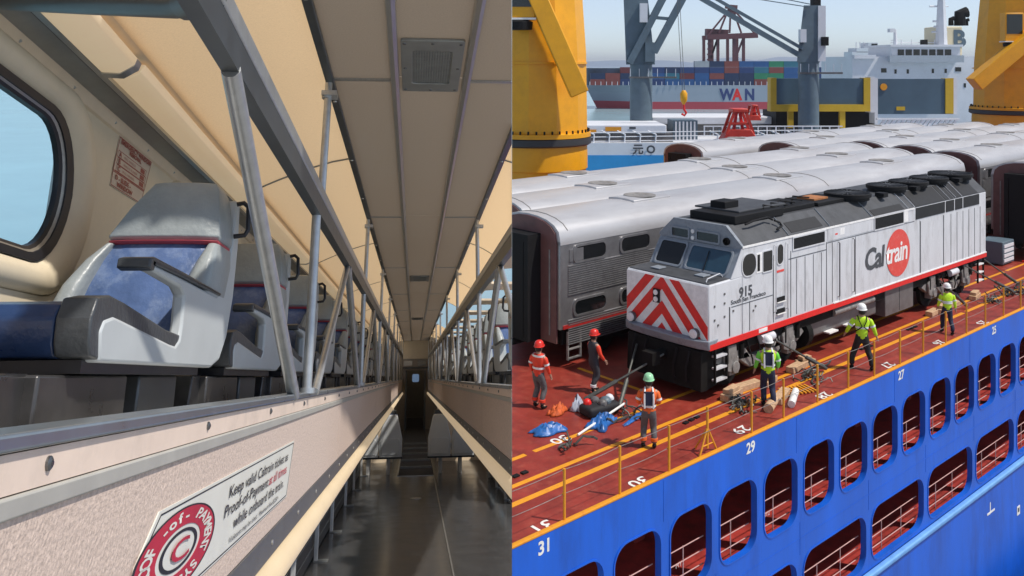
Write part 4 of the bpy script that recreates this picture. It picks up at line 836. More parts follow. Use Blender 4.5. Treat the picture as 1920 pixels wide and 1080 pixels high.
# ---- yellow deck cranes of the cargo ship
def yellow_crane(name_label, base, r, zr, ang0, jib, cabs, frame_rot=0):
    t = thing('deck_crane', name_label, 'crane', Matrix.Translation(base) @ Matrix.Rotation(frame_rot, 4, 'Z'), 'yellow deck cranes')
    MB().lathe([(r*1.0, 0), (r*1.0, zr-1.7), (r*1.03, zr-1.65), (r*1.03, zr-.95), (r*1.02, zr-.35)], 40).build('pedestal', M_crane, t)
    MB().lathe([(r*1.06, zr-.38), (r*1.10, zr-.30), (r*1.10, zr+.02), (r*1.05, zr+.06)], 40).build('slew_ring', mat('dark slew ring', (.035, .037, .04), .5), t)
    MB().lathe([(r*1.0, zr+.06), (r*1.09, zr+.07), (r*1.09, zr+.30), (r*1.0, zr+.34)], 40).build('ring_flange', M_crane, t)
    n = 12
    MB().loft([[(rr*cos(2*pi*(k+.5)/n+ang0), rr*sin(2*pi*(k+.5)/n+ang0), z) for k in range(n)] for rr, z in ((r*1.02, zr+.34), (r*1.0, zr+4.6), (r*.82, zr+12))]).build('tower', M_crane, t, smooth=False)
    for k in range(44):
        a = 2*pi*k/44; MB().cyl((r*1.05*cos(a), r*1.05*sin(a), zr+.30), (r*1.05*cos(a), r*1.05*sin(a), zr+.48), r*.018, n=6).build('ring_bolt', M_blk, t)
    MB().lathe([(r*1.005, zr+4.0), (r*1.02, zr+4.0), (r*1.02, zr+4.1), (r*1.0, zr+4.1)], 36).build('weld_band', M_crane, t)
    for p0, p1, w, h in jib: MB().bar(p0, p1, w, h, up=(0, -1, 0)).build('jib_girder', M_crane, t, bevel=.05)
    for (x, y, z, sx, sy, sz) in cabs:
        MB().box(x-sx, x+sx, y-sy, y+sy, z, z+sz).build('cab', M_crane, t, bevel=.05)
        MB().box(x-sx*.85, x+sx*.85, y-sy-.03, y-sy, z+sz*.25, z+sz*.95).build('cab_window', M_dglass, t)
        MB().box(x-sx*1.05, x+sx*1.05, y-sy-.06, y+sy, z-.10, z).build('cab_floor_edge', M_lwhite, t)
        MB().lathe([(.7, -.5), (.75, -.1), (.5, 0)], 16, (x, y, z-.1)).build('cab_underside_lamp', M_blk, t)
    return t
Lc = W(1003, 120, 50); Lc.z = 0
def rel(u, v, y, c): return W(u, v, y)-c
yellow_crane('huge yellow crane pedestal at the picture centre line, behind the coaches', Lc, 2.82, 4.50, .12,
             [(rel(1086, 176, 46.5, Lc), rel(1005, -10, 46.5, Lc), .95, 1.2)], [(W(972, 30, 46.6).x-Lc.x, -3.4, W(972, 34, 46.6).z, .85, .5, 2.2)])
Rc = W(1902, 120, 88); Rc.z = 0
yellow_crane('yellow crane at the right picture edge with a slanting jib', Rc, 3.62, W(1900, 206, 88).z, .05,
             [(rel(1826, 158, 83.5, Rc), rel(1960, 45, 83.5, Rc), 1.3, 1.5)], [(W(1899, 60, 83.9).x-Rc.x, -3.9, W(1899, 77, 83.9).z, .85, .5, 2.6)])
for k, (u, w) in enumerate(((1866, 8),)): pass
# ---- bulk carrier moored beyond: blue hull, hatch covers, grey cranes, white bridge
D2 = 105.0
def px(u, v, d=D2): p = W(u, v, d); return (p.x, p.z)
bc = thing('bulk_carrier', 'blue bulk carrier with grey cranes, open hatch covers and white bridge, moored behind', 'ship', Matrix.Translation((0, 0, -11)))
def pbox(u0, u1, v0, v1, y0, y1, nm, m, par=bc, bevel=0.0, d=None):
    a = W(u0, v1, d or y0); b = W(u1, v0, d or y0)
    return MB().box(a.x, b.x, y0, y1, a.z+11, b.z+11).build(nm, m, par, bevel=bevel, smooth=False)
M_bhull = mat('mid blue hull', (.03, .28, .60), .5, var=.08, scale=.6)
zt = W(960, 291, D2).z+11
MB().box(-1, 74, D2, D2+22, 0, zt).build('hull', M_bhull, bc, smooth=False)
pbox(900, 2150, 268, 291, D2+.05, D2+22, 'bulwark', M_swhite)
text('元 O', 1.25, M_logo, 'hull_lettering', bc, (W(1186, 285, D2).x, D2, W(1186, 287, D2).z+11), (1, 0, 0), (0, 0, 1), lift=.06, bold=.04)
for k in range(18):
    u = 1112+29*k
    if 1255 < u < 1320: continue
    a = W(u, 268, D2+.5); b = W(u+2, 252, D2+.5); c = W(u-12, 246, D2+.5)
    MB().tube([(a.x, D2+.5, a.z+11-.6), (b.x, D2+.5, b.z+11), (c.x, D2+.9, c.z+11)], .10, 6).build('rail_hoop', M_swhite, bc)
for v in (250, 258, 266): MB().cyl((W(1100, v, D2).x, D2+.6, W(1100, v, D2).z+11), (W(1570, v, D2).x, D2+.6, W(1570, v-6, D2).z+11), .06, n=6).build('rail_bar', M_swhite, bc)
pbox(1060, 1262, 250, 270, D2+1.5, D2+9, 'hatch_coaming', M_tank)
h1 = pbox(1040, 1250, 234, 250, D2+1.2, D2+9, 'hatch_cover', M_swhite, bevel=.15)
pbox(1040, 1118, 243, 250, D2+1.1, D2+1.15, 'cover_stripe', M_yel); pbox(1180, 1192, 238, 242, D2+1.1, D2+1.15, 'cover_mark', M_logo); pbox(1135, 1165, 238, 246, D2+1.1, D2+1.15, 'cover_stripe', M_yel)
pbox(1222, 1585, 219, 233, D2+10, D2+18, 'hatch_cover', M_swhite, bevel=.15)
pbox(1225, 1580, 233, 262, D2+10.5, D2+18, 'hatch_coaming', M_tank)
pbox(1262, 1308, 226, 264, D2+4, D2+8, 'deck_house', M_cgrey)
for k in range(6): pbox(1266+k*7, 1269+k*7, 228, 262, D2+3.9, D2+4, 'house_rib', M_swhite)
for k in range(46):
    u = 1320+k*5.6; pbox(u, u+2, 238+(k % 3)*2, 254, D2+2+(k % 4)*.6, D2+2.2+(k % 4)*.6, 'deck_fitting', (M_swhite, M_tank, M_cgrey)[k % 3])
pbox(1320, 1580, 236, 238, D2+2, D2+2.3, 'walkway_rail', M_swhite)
# standing hatch covers
M_slate = mat('slate blue cover', (.060, .11, .155), .55, var=.12, scale=.4)
M_ychr = mat('chrome yellow band', (.55, .36, .02), .55, var=.1, scale=.8)
h = pbox(1452, 1632, 147, 197, D2+6, D2+7.2, 'open_hatch_panel', M_slate)
pbox(1445, 1456, 146, 200, D2+5.8, D2+7.2, 'panel_band', M_ychr); pbox(1445, 1632, 196, 209, D2+5.7, D2+7.2, 'panel_band', M_ychr); pbox(1620, 1632, 146, 198, D2+5.75, D2+7.2, 'panel_band', M_ychr)
pbox(1632, 1640, 144, 211, D2+5.9, D2+7.6, 'panel_edge', M_swhite)
pbox(1478, 1488, 209, 240, D2+5.9, D2+6.4, 'panel_strut', M_ychr); pbox(1575, 1585, 209, 240, D2+5.9, D2+6.4, 'panel_strut', M_ychr)
pbox(1455, 1640, 209, 240, D2+8, D2+14, 'hatch_coaming', M_blk)
pbox(1646, 1790, 148, 214, D2+6, D2+7.2, 'open_hatch_panel', M_slate)
pbox(1773, 1788, 147, 213, D2+5.85, D2+7.1, 'panel_band', M_ychr); pbox(1640, 1646, 146, 232, D2+5.9, D2+7.6, 'panel_edge', M_swhite); pbox(1788, 1795, 146, 214, D2+5.9, D2+7.6, 'panel_edge', M_swhite)
a_ = W(1657, 163, D2+5.9); MB().cyl((a_.x, D2+5.85, a_.z+11), (a_.x, D2+5.99, a_.z+11), .42, n=14).build('panel_mark', M_yel, bc); pbox(1681, 1697, 200, 207, D2+5.9, D2+5.99, 'panel_mark', M_ychr)
for k in range(16):
    u = 1650+k*9; p = W(u, 236, D2+4); q = W(u+9, 224, D2+4)
    MB().bar((p.x, D2+4, p.z+11), (q.x, D2+4, q.z+11), .25, .25).build('lattice_bar', M_swhite, bc)
pbox(1645, 1800, 222, 225, D2+3.8, D2+4.2, 'lattice_rail', M_swhite); pbox(1645, 1800, 236, 240, D2+3.8, D2+4.2, 'lattice_rail', M_swhite)
# grey cranes
def grey_crane(u, rpx, vb, vc, head, jibs, label, d=D2+10):
    p = W(u, vb, d); r = rpx/F*d; zc = W(u, vc, d).z; z0 = p.z-4
    t = thing('ship_crane', label, 'crane', Matrix.Translation((p.x, d, z0)), 'grey cranes of the bulk carrier')
    MB().lathe([(r, 0), (r, zc-z0)], 28).build('column', M_cgrey, t)
    MB().lathe([(r*1.03, zc-z0), (r*1.03, zc-z0+.18), (r*1.0, zc-z0+.3), (r*.98, W(u, vc-24, d).z-z0)], 28).build('slew_collar', M_cgrey, t)
    MB().box(-r*1.2, r*3.0, -r*1.05, -r*.85, zc-z0-.1, zc-z0+.12).build('platform', M_tank, t)
    for k in range(6): MB().cyl((-r*1.1+k*r*.8, -r, zc-z0), (-r*1.1+k*r*.8, -r, zc-z0+1.1), .04, n=5).build('platform_rail', M_swhite, t)
    P = lambda uu, vv, yy=0: (W(uu, vv, d+yy).x-p.x, yy, W(uu, vv, d+yy).z-z0)
    (a0, a1, va), (b0, b1, vb_) = head
    MB().loft([[P(a0, va, -1.2), P(a1, va, -1.2), P(a1, va, 1.2), P(a0, va, 1.2)], [P(b0, vb_, -1.2), P(b1, vb_, -1.2), P(b1, vb_, 1.2), P(b0, vb_, 1.2)]]).build('crane_head', M_cgrey, t, smooth=False)
    for (x0, v0, x1, v1, w) in jibs: MB().bar(P(x0, v0, -1.4), P(x1, v1, -1.4), w, w, up=(0, -1, 0)).build('jib', M_cgrey, t)
    return t, P
g1, P1 = grey_crane(1202, 21, 245, 145, ((1174, 1228, 121), (1168, 1212, -30)), ((1180, 118, 1262, -40, .85), (1226, 98, 1300, -40, .85), (1228, 33, 1262, 36, .4)), 'blue grey ship crane at the left with two raised jib arms')
MB().box(P1(1196, 0)[0], P1(1210, 0)[0], -1.9, -1.2, P1(0, 43)[2], P1(0, 8)[2]).build('machinery_panel', M_swhite, g1); MB().box(P1(1206, 0)[0], P1(1224, 0)[0], -1.8, -1.2, P1(0, 116)[2], P1(0, 80)[2]).build('machinery_panel', M_cgrey, g1)
g2, P2 = grey_crane(1516, 19, 225, 137, ((1494, 1537, 117), (1507, 1540, 10)), ((1500, 104, 1310, -6, .55), (1506, 92, 1322, -14, .35), (1520, 14, 1380, -8, .10), (1520, 8, 1400, -16, .10)), 'blue grey ship crane in the middle with its jib reaching to the upper left', D2+3.5)
MB().box(P2(1527, 0)[0], P2(1541, 0)[0], -1.35, -1.22, P2(0, 115)[2], P2(0, 12)[2]).build('pale_face', M_swhite, g2); MB().box(P2(1532, 0)[0], P2(1543, 0)[0], -2.0, -1.36, P2(0, 86)[2], P2(0, 70)[2]).build('floodlight', M_blk, g2)
MB().box(P2(1491, 0)[0], P2(1502, 0)[0], -2.0, -1.2, P2(0, 80)[2], P2(0, 56)[2]).build('floodlight', M_swhite, g2); MB().box(P2(1522, 0)[0], P2(1536, 0)[0], -.6, .6, P2(0, 12)[2], P2(0, -2)[2]).build('head_sheave', M_blk, g2)
hk = thing('hook_block', 'yellow and dark hook block hanging on two thin wires', 'hook', Matrix.Translation(W(1282, 196, 108)), None)
MB().lathe([(.12, .0), (.42, .5), (.45, 1.3), (.2, 1.7)], 14).build('block', M_crane, hk); MB().tube([(0, 0, 0), (.05, 0, -.6), (.3, 0, -1.0), (.1, 0, -1.3), (-.25, 0, -1.1)], .14, 8).build('hook', M_rd, hk)
for u in (1269, 1274): q = W(u, -10, 108)-W(1282, 196, 108); MB().cyl((0.05*(u-1272), 0, 1.6), (q.x, 0, q.z), .035, n=5).build('wire', M_tank, hk)
# white bridge
sb = thing('ship_bridge', 'white ship superstructure with dark bridge windows, mast and cream funnel', 'superstructure', Matrix.Translation((W(1715, 200, 140).x, 140, -2)))
B0 = W(1715, 200, 140)
def sbox(u0, u1, v0, v1, y0, y1, nm, m, par=sb, bevel=0.0):
    a = W(u0, v1, 140); b = W(u1, v0, 140); return MB().box(a.x-B0.x, b.x-B0.x, y0, y1, a.z+2, b.z+2).build(nm, m, par, bevel=bevel, smooth=False)
sbox(1598, 1842, 106, 240, 0, 14, 'accommodation_block', M_swhite)
sbox(1666, 1793, 86, 116, -1.2, 8, 'wheelhouse', M_swhite)
sbox(1660, 1798, 104, 117, -1.6, -1.2, 'bridge_apron', mat('grey bridge apron', (.36, .41, .46), .5)); sbox(1662, 1797, 84, 88, -1.5, 9, 'wheelhouse_roof', M_swhite)
for k in range(7):
    u = 1677+k*14.6; f = sbox(u, u+11.5, 93, 106, -1.28, -1.2, 'bridge_window', M_dglass)
for u, v, w in ((1652, 128, 10), (1677, 130, 4), (1700, 130, 4), (1747, 129, 4), (1771, 129, 4), (1791, 126, 11), (1807, 156, 4)): sbox(u, u+w, v, v+8, -.06, 0, 'porthole', M_dglass)
sbox(1776, 1823, 48, 104, 3, 8, 'funnel', mat('cream funnel', (.66, .58, .40), .5, var=.06), bevel=.2)
text('B', 3.6, M_cgrey, 'funnel_letter', sb, (W(1804, 80, 140).x-B0.x, 3, W(1808, 86, 140).z+2), (1, 0, 0), (0, 0, 1), bold=.15, lift=.05)
for u, v, rr in ((1800, 26, .9), (1783, 36, .4), (1812, 38, .3)):
    a = W(u, 48, 145); b = W(u, v, 145); MB().tube([(a.x-B0.x, 5, a.z+2), (b.x-B0.x, 5, b.z+2), (b.x-B0.x+rr*1.2, 5, b.z+2+rr*.3)], rr, 10).build('exhaust_pipe', M_blk, sb)
def spole(u0, v0, u1, v1, r, nm='mast', m=M_swhite, y=2): a = W(u0, v0, 142); b = W(u1, v1, 142); return MB().cyl((a.x-B0.x, y, a.z+2), (b.x-B0.x, y, b.z+2), r, r*.6, n=8).build(nm, m, sb)
spole(1765, 86, 1765, -4, .95)
for v, w in ((12, 22), (40, 16), (50, 14), (60, 18)): spole(1765-w, v, 1765+w*.6, v, .16, 'mast_arm')
spole(1679, 88, 1678, 55, .35, 'short_mast'); sbox(1674, 1683, 53, 60, 1, 2, 'radar_dome', M_swhite)
for u in (1690, 1709, 1738, 1752): spole(u, 88, u, 74, .10, 'rail_post')
spole(1670, 80, 1760, 80, .07, 'roof_rail'); spole(1670, 76, 1690, 74, .07, 'roof_rail')
sbox(1736, 1745, 74, 84, 1, 2, 'roof_vent', M_blk)
sbox(1600, 1640, 103, 110, -.5, 2, 'far_deck', M_swhite)
fb = thing('small_bridge', 'small white ship bridge rising behind the larger one at its left', 'superstructure', Matrix.Translation((W(1625, 110, 200).x, 200, 5)))
F0 = W(1625, 110, 200)
for u0, u1, v0, v1 in ((1598, 1648, 97, 116), (1606, 1645, 90, 98), (1628, 1646, 80, 92)):
    a = W(u0, v1, 200); b = W(u1, v0, 200); MB().box(a.x-F0.x, b.x-F0.x, 0, 5, a.z-5, b.z-5).build('deck_tier', M_swhite, fb, smooth=False)
a = W(1634, 90, 200); b = W(1645, 82, 200); MB().box(a.x-F0.x, b.x-F0.x, -.1, 0, a.z-5, b.z-5).build('window', M_dglass, fb)
for u in (1612, 1619, 1626): a = W(u, 92, 200); MB().cyl((a.x-F0.x, 2, a.z-5), (a.x-F0.x, 2, a.z-5+1.6), .12, n=6).build('mast', M_swhite, fb)
# ---- red grabs on the bulk carrier deck
M_grab = mat('bright red grab', (.55, .035, .015), .45, var=.15, scale=.9)
for (u, vb, vt, w, d, lab) in ((1384, 262, 203, 34, 98, 'bright red cargo grab standing on deck, larger and in front'), (1412, 225, 196, 12, 108, 'smaller red cargo grab behind the larger one')):
    p = W(u, vb, d); S = F/d; hh = (vb-vt)/S; ww = w/S
    t = thing('cargo_grab', lab, 'grab', Matrix.Translation(p), 'red grabs')
    MB().prism([(-ww, 0), (ww, 0), (ww*.62, hh*.34), (-ww*.62, hh*.34)], 'y', -1.0, 1.0).build('bucket', M_grab, t, bevel=.08)
    for s in (-1, 1):
        for y in (-.8, .8): MB().bar((s*ww*.75, y, hh*.2), (s*ww*.30, y, hh*.92), .28, .28, up=(0, 1, 0)).build('arm', M_grab, t)
        MB().bar((s*ww*.25, 0, hh*.3), (s*ww*.08, 0, hh*.9), .3, .3, up=(0, 1, 0)).build('ram', M_rd, t)
    MB().box(-ww*.42, ww*.42, -1, 1, hh*.88, hh).build('head_beam', M_grab, t, bevel=.08); MB().box(-ww*.5, ww*.5, -.9, .9, hh*.5, hh*.56).build('cross_beam', M_grab, t)
# ---- container ship far across the water
DC = 390.0
cs = thing('container_ship', 'long grey container ship with red waterline far across the water', 'ship', Matrix.Translation((0, DC, -11)))
M_cshull = mat('grey blue ship hull', (.30, .35, .42), .5, var=.06, scale=.05); M_boot = mat('red boot topping', (.42, .05, .07), .5)
xa, xb = W(1100, 0, DC).x, W(1700, 0, DC).x; zt = W(0, 160, DC).z+11; zr = W(0, 191, DC).z+11
def hullring(z, out): return [(xa+8-out, 15, z), (xa+30-out, 1.5, z), (xa+60, 0, z), (xb, 0, z), (xb, 30, z), (xa+60, 30, z), (xa+30-out, 28.5, z)]
MB().loft([hullring(zr, 4), hullring(zr+4, 6), hullring(zt, 9)]).build('hull', M_cshull, cs, smooth=False)
MB().loft([hullring(-.5, 2), hullring(zr-.01, 4)]).build('waterline_band', M_boot, cs, smooth=False)
for s, u, m in (('W', 1350, M_logo), ('A', 1374, M_rd), ('N', 1396, M_logo)):
    text(s, 6.6, mat('navy letter', (.02, .04, .16), .5) if m is M_logo else M_rd, 'hull_letter', cs, (W(u, 0, DC).x, 0, W(0, 187, DC).z+11), (1, 0, 0), (0, 0, 1), bold=.28, lift=.06, sx=.85)
for k in range(34): u = 1106+k*10.4; p = W(u, 160, DC); MB().cyl((p.x, .6, zt), (p.x, .6, zt+1.6), .15, n=5).build('rail_post', M_swhite, cs)
CC = {'navy': (.02, .05, .17), 'blue': (.02, .10, .28), 'maroon': (.17, .03, .035), 'rust red': (.25, .06, .05), 'green': (.03, .24, .12), 'grey': (.38, .40, .43), 'teal': (.03, .17, .24), 'dark blue': (.015, .035, .10)}
def container_mesh(L, Hh, Wd, m):
    b = MB().box(0, L, 0, Wd, 0, Hh); n = 14
    for k in range(n): b.box(L*(k+.25)/n, L*(k+.75)/n, -.06, 0, .25, Hh-.25)
    for x in (0, L-.18): b.box(x, x+.18, -.09, .0, 0, Hh)
    b.box(0, L, -.09, 0, 0, .2); b.box(0, L, -.09, 0, Hh-.18, Hh)
    me = bpy.data.meshes.new('container'); me.from_pydata(b.v, [], b.f); me.materials.append(m); return me
CM = {}
random.seed(11)
tops = lambda u: 136 if u < 1148 else (127 if u < 1298 else (119 if u < 1330 else 113))
names = list(CC); oS = 'first second third fourth fifth sixth seventh eighth ninth tenth eleventh twelfth thirteenth fourteenth fifteenth sixteenth seventeenth eighteenth nineteenth'.split(); oN = ['bottom', 'second', 'third', 'fourth', 'fifth']; col = 0; u = 1108
while u < 1600:
    col += 1; w = 28; n = int(round((160-tops(u))/11.3))
    if 1496 < u < 1538: n = 3
    for tier in range(n):
        c = random.choice(names if tier else ['maroon', 'navy', 'dark blue', 'rust red', 'blue'])
        if 1425 < u < 1460 and tier in (1, 3): c = 'green'
        if 1296 < u < 1330 and tier == n-1: c = 'grey'
        if c not in CM: CM[c] = container_mesh(27.2/F*DC, 2.55, 2.5, mat(c+' container', CC[c], .55, var=.12, scale=.3))
        o = bpy.data.objects.new('shipping_container', CM[c]); sc.collection.objects.link(o)
        o.location = (W(u, 0, DC).x, DC+1.5, zt-11+.05+tier*2.6)
        tag(o, '%s container, %s tier of the %s stack from the bow on the far ship' % (c, oN[tier], oS[col-1]), 'container', 'containers on the far ship')
    u += w
MB().box(W(1104, 0, DC).x, xb, 5, 28, zt, W(0, 128, DC).z+11).build('hold_stack', mat('dark cargo mass', (.03, .05, .09), .7, var=.5, scale=.15), cs)
# ---- red quay crane in the distance
DG = 440.0; G0 = W(1372, 118, DG)
gc = thing('gantry_crane', 'dark red container gantry crane standing far off against the sky', 'crane', Matrix.Translation(G0))
M_gred = mat('faded crane red', (.13, .045, .055), .6)
def gb(u0, v0, u1, v1, w=1.1, y=0, nm='beam', m=M_gred): a = W(u0, v0, DG)-G0; b = W(u1, v1, DG)-G0; MB().bar((a.x, y, a.z), (b.x, y, b.z), w, w, up=(0, 1, 0)).build(nm, m, gc)
for u in (1330, 1346, 1376, 1394):
    gb(u, 118, u, 68, 1.3, nm='leg'); gb(u+1, 118, u+1, 70, 1.3, 14, nm='leg')
gb(1325, 70, 1420, 66, 2.6, nm='boom'); gb(1325, 70, 1420, 66, 2.2, 10, nm='boom'); gb(1326, 60, 1368, 62, 3.4, 4, nm='machinery_house')
for a in ((1348, 62, 1368, 12), (1390, 62, 1372, 12), (1368, 62, 1370, 12), (1370, 14, 1328, 66), (1372, 14, 1418, 66), (1330, 118, 1346, 70), (1376, 118, 1394, 70), (1346, 70, 1330, 118)): gb(*a, .8, nm='brace')
for k in range(5): gb(1326-k*.3, 72+k*10, 1336, 72+k*10, .8, -1, nm='stair_landing')
gb(1360, 12, 1382, 14, 2.0, nm='apex_house'); gb(1364, 20, 1380, 24, 1.4, nm='apex_house')
# ---- people on deck
M_skin = mat('skin', (.42, .24, .17), .55); M_hair = mat('dark hair', (.012, .010, .009), .6)
def skin(name, V, E, m, parent, sub=1):
    me = bpy.data.meshes.new(name); me.from_pydata([v[0] for v in V], E, []); me.materials.append(m)
    o = bpy.data.objects.new(name, me); sc.collection.objects.link(o); o.parent = parent
    bm = bmesh.new(); bm.from_mesh(me); ly = bm.verts.layers.skin.verify(); bm.verts.ensure_lookup_table()
    for i, v in enumerate(V):
        r = v[1]; bm.verts[i][ly].radius = r if isinstance(r, tuple) else (r, r); bm.verts[i][ly].use_root = (i == 0)
    bm.to_mesh(me); bm.free()
    s = o.modifiers.new('skin', 'SKIN'); s.use_smooth_shade = True
    s2 = o.modifiers.new('sub', 'SUBSURF'); s2.levels = sub; s2.render_levels = sub
    return o
def bend(a, b, l1, l2, hint):
    a = Vector(a); b = Vector(b); d = (b-a); L = min(d.length, (l1+l2)*.995); d.normalize()
    x = (l1*l1-l2*l2+L*L)/(2*L); h = sqrt(max(0, l1*l1-x*x)); n = Vector(hint)-d*Vector(hint).dot(d); n.normalize()
    return a+d*x+n*h, a+d*L
def person(label, pos, head_deg, ht, jacket, trousers, helmet, feet=((-.13, .02), (.13, -.02)), hands=((-.30, .12, .86), (.30, .10, .86)), sleeve=None, bands=(), vest=None, harness=False, lean=0.0, look=0.0, cuff=None, backdark=None):
    k = ht/1.72
    t = thing('person', label, 'person', SHIP @ T(*pos) @ Matrix.Rotation(radians(head_deg), 4, 'Z') @ Matrix.Scale(k, 4), 'deck workers')
    # local: +y forward, x right
    pel = Vector((0, 0, .93)); ch = Vector((0, lean*.35, 1.27)); nk = Vector((0, lean*.5, 1.46)); hd = Vector((0, lean*.6+.015, 1.60))
    sh = {-1: Vector((-.185, lean*.45, 1.40)), 1: Vector((.185, lean*.45, 1.40))}; hp = {-1: Vector((-.095, 0, .90)), 1: Vector((.095, 0, .90))}
    el = {}; wr = {}; kn = {}; an = {}
    for i, s in enumerate((-1, 1)):
        el[s], wr[s] = bend(sh[s], hands[i], .29, .26, (s*.5, -1, -.2)); kn[s], an[s] = bend(hp[s], (feet[i][0], feet[i][1], .09), .43, .42, (0, 1, 0))
    V = [(pel, (.13, .09)), (Vector((0, lean*.15, 1.10)), (.115, .085)), (ch, (.135, .095)), (nk, .055), (Vector((hd.x, hd.y-.0, hd.z-.06)), (.07, .085)), (hd+Vector((0, -.005, .05)), (.078, .098)), (hd+Vector((0, 0, .12)), (.045, .06)), (hd+Vector((0, .095, -.03)), .016)]
    E = [(0, 1), (1, 2), (2, 3), (3, 4), (4, 5), (5, 6), (4, 7)]
    for s in (-1, 1):
        b = len(V); V += [(sh[s], .058), (el[s], .042), (wr[s], .027)]; E += [(2, b), (b, b+1), (b+1, b+2)]
        d = (wr[s]-el[s]).normalized(); sd = Vector((0, 1, 0)) - d*d.y; sd.normalize(); pn = d.cross(sd)
        V.append((wr[s]+d*.055, (.036, .02))); E.append((b+2, b+3)); p = b+3
        for j, (off, ln) in enumerate(((-.028, .065), (-.010, .078), (.010, .074), (.028, .058))):
            q = len(V); V.append((wr[s]+d*.10+sd*off, .009)); V.append((wr[s]+d*(.10+ln*.6)+sd*off+pn*.016*s, .008)); E += [(p, q), (q, q+1)]
        q = len(V); V.append((wr[s]+d*.045+sd*.045, .010)); V.append((wr[s]+d*.085+sd*.058, .009)); E += [(b+2, q), (q, q+1)]
        b = len(V); V += [(hp[s], .085), (kn[s], .058), (an[s], .040), (an[s]+Vector((s*.02, .13, -.05)), .034)]; E += [(0, b), (b, b+1), (b+1, b+2), (b+2, b+3)]
    skin('body', V, E, M_skin, t)
    # trousers
    V = [(pel+Vector((0, 0, .16)), (.150, .115)), (pel-Vector((0, 0, .03)), (.158, .125))]; E = [(0, 1)]
    for s in (-1, 1):
        b = len(V); V += [(hp[s]-Vector((0, 0, .10)), .108), (kn[s], .090), (an[s]+Vector((0, 0, .20)), .076), (an[s]+Vector((0, 0, .02)), .078)]; E += [(1, b), (b, b+1), (b+1, b+2), (b+2, b+3)]
    skin('trousers', V, E, trousers, t)
    for s in (-1, 1):
        skin('boot', [(an[s]+Vector((0, -.02, .04)), .062), (an[s]+Vector((0, -.01, -.04)), (.055, .05)), (an[s]+Vector((s*.015, .09, -.05)), (.05, .036)), (an[s]+Vector((s*.025, .17, -.058)), (.042, .026))], [(0, 1), (1, 2), (2, 3)], M_blk, t)
        if cuff: MB().lathe([(.086, 0), (.088, .07), (.07, .075)], 12).build('trouser_band', cuff, t).matrix_local = Matrix.Translation(an[s]+Vector((0, 0, .10)))
    # jacket with sleeves
    V = [(Vector((0, lean*.03, .80)), (.178, .142)), (Vector((0, lean*.18, 1.12)), (.158, .122)), (ch+Vector((0, 0, .03)), (.172, .125)), (nk-Vector((0, 0, .03)), .075)]; E = [(0, 1), (1, 2), (2, 3)]
    skin('jacket', V+[(sh[-1], .088), (sh[1], .088)], E+[(2, 4), (2, 5)], jacket, t)
    for s in (-1, 1):
        skin('sleeve', [(sh[s], .085), (sh[s].lerp(el[s], .5), .072), (el[s], .062), (wr[s]-(wr[s]-el[s])*.1, .046)], [(0, 1), (1, 2), (2, 3)], sleeve or jacket, t)
        if bands: 
            m = el[s].lerp(sh[s], .25); d = (sh[s]-el[s]).normalized(); MB().cyl(m-d*.025, m+d*.025, .076, n=12, caps=False).build('sleeve_band', bands[0][1], t)
    def ell(z0, z1, rx, ry, m, nm, cy=0): MB().loft([[(rx*cos(2*pi*q/24), cy+ry*sin(2*pi*q/24), z) for q in range(24)] for z in (z0, z1)], caps=False).build(nm, m, t)
    for z, m in bands: ell(z, z+.055, .176, .138, m, 'reflective_band', lean*.12)
    if vest:
        ell(.99, 1.34, .186, .142, vest, 'vest', lean*.2)
    if backdark:
        MB().plate([(-.10, 1.08), (.10, 1.08), (.12, 1.42), (-.12, 1.42)], [], lambda p, q: (p[0], -.150 if not q else -.12, p[1])).build('back_panel', backdark, t, bevel=.01)
    if vest or backdark:
        for s in (-1, 1): MB().tube([(s*.105, -.148, 1.02), (s*.11, -.152, 1.25), (s*.10, -.13, 1.40), (s*.09, 0.02, 1.47), (s*.10, .12, 1.38), (s*.10, .145, 1.1)], .022, 6).build('vest_strap', bands[0][1] if bands else M_wht, t)
    if harness:
        for s in (-1, 1):
            MB().tube([(s*.03, -.150, 1.22), (s*.10, -.140, 1.38), (s*.12, -.03, 1.475), (s*.13, .1, 1.38)], .014, 6).tube([(s*.02, -.150, 1.21), (s*.10, -.15, 1.14), (s*.168, -.08, 1.07), (s*.175, .0, 1.04)], .014, 6).build('harness_strap', M_blk, t)
    # helmet and hair
    hm = MB().lathe([(.150, .0), (.152, .012), (.132, .020), (.130, .07), (.112, .12), (.07, .155), (.015, .168)], 20).build('helmet', helmet, t)
    hm.matrix_local = Matrix.Translation(hd+Vector((0, .005, .035))) @ Matrix.Rotation(look, 4, 'Z') @ Matrix.Diagonal((.92, 1.08, 1, 1))
    MB().plate([(-.09, .10), (.09, .10), (.06, .19), (-.06, .19)], [], lambda p, q: (p[0], p[1], .012 if not q else .0)).build('helmet_peak', helmet, t).matrix_local = Matrix.Translation(hd+Vector((0, .005, .035)))
    MB().lathe([(.06, -.09), (.09, -.05), (.097, .04), (.08, .06)], 14).build('hair', M_hair, t).matrix_local = Matrix.Translation(hd+Vector((0, -.028, 0)))
    for s in (-1, 1): MB().lathe([(.004, -.03), (.014, -.015), (.016, .01), (.006, .03)], 8).build('ear', M_skin, t).matrix_local = Matrix.Translation(hd+Vector((s*.083, 0, -.02)))
    for s in (-1, 1): MB().lathe([(.002, -.012), (.012, 0), (.002, .012)], 8).build('eye', M_hair, t).matrix_local = Matrix.Translation(hd+Vector((s*.032, .082, .0)))
    MB().box(-.025, .025, .078, .09, -.008, .004).build('mouth', M_redink, t).matrix_local = Matrix.Translation(hd+Vector((0, 0, -.075)))
    return t
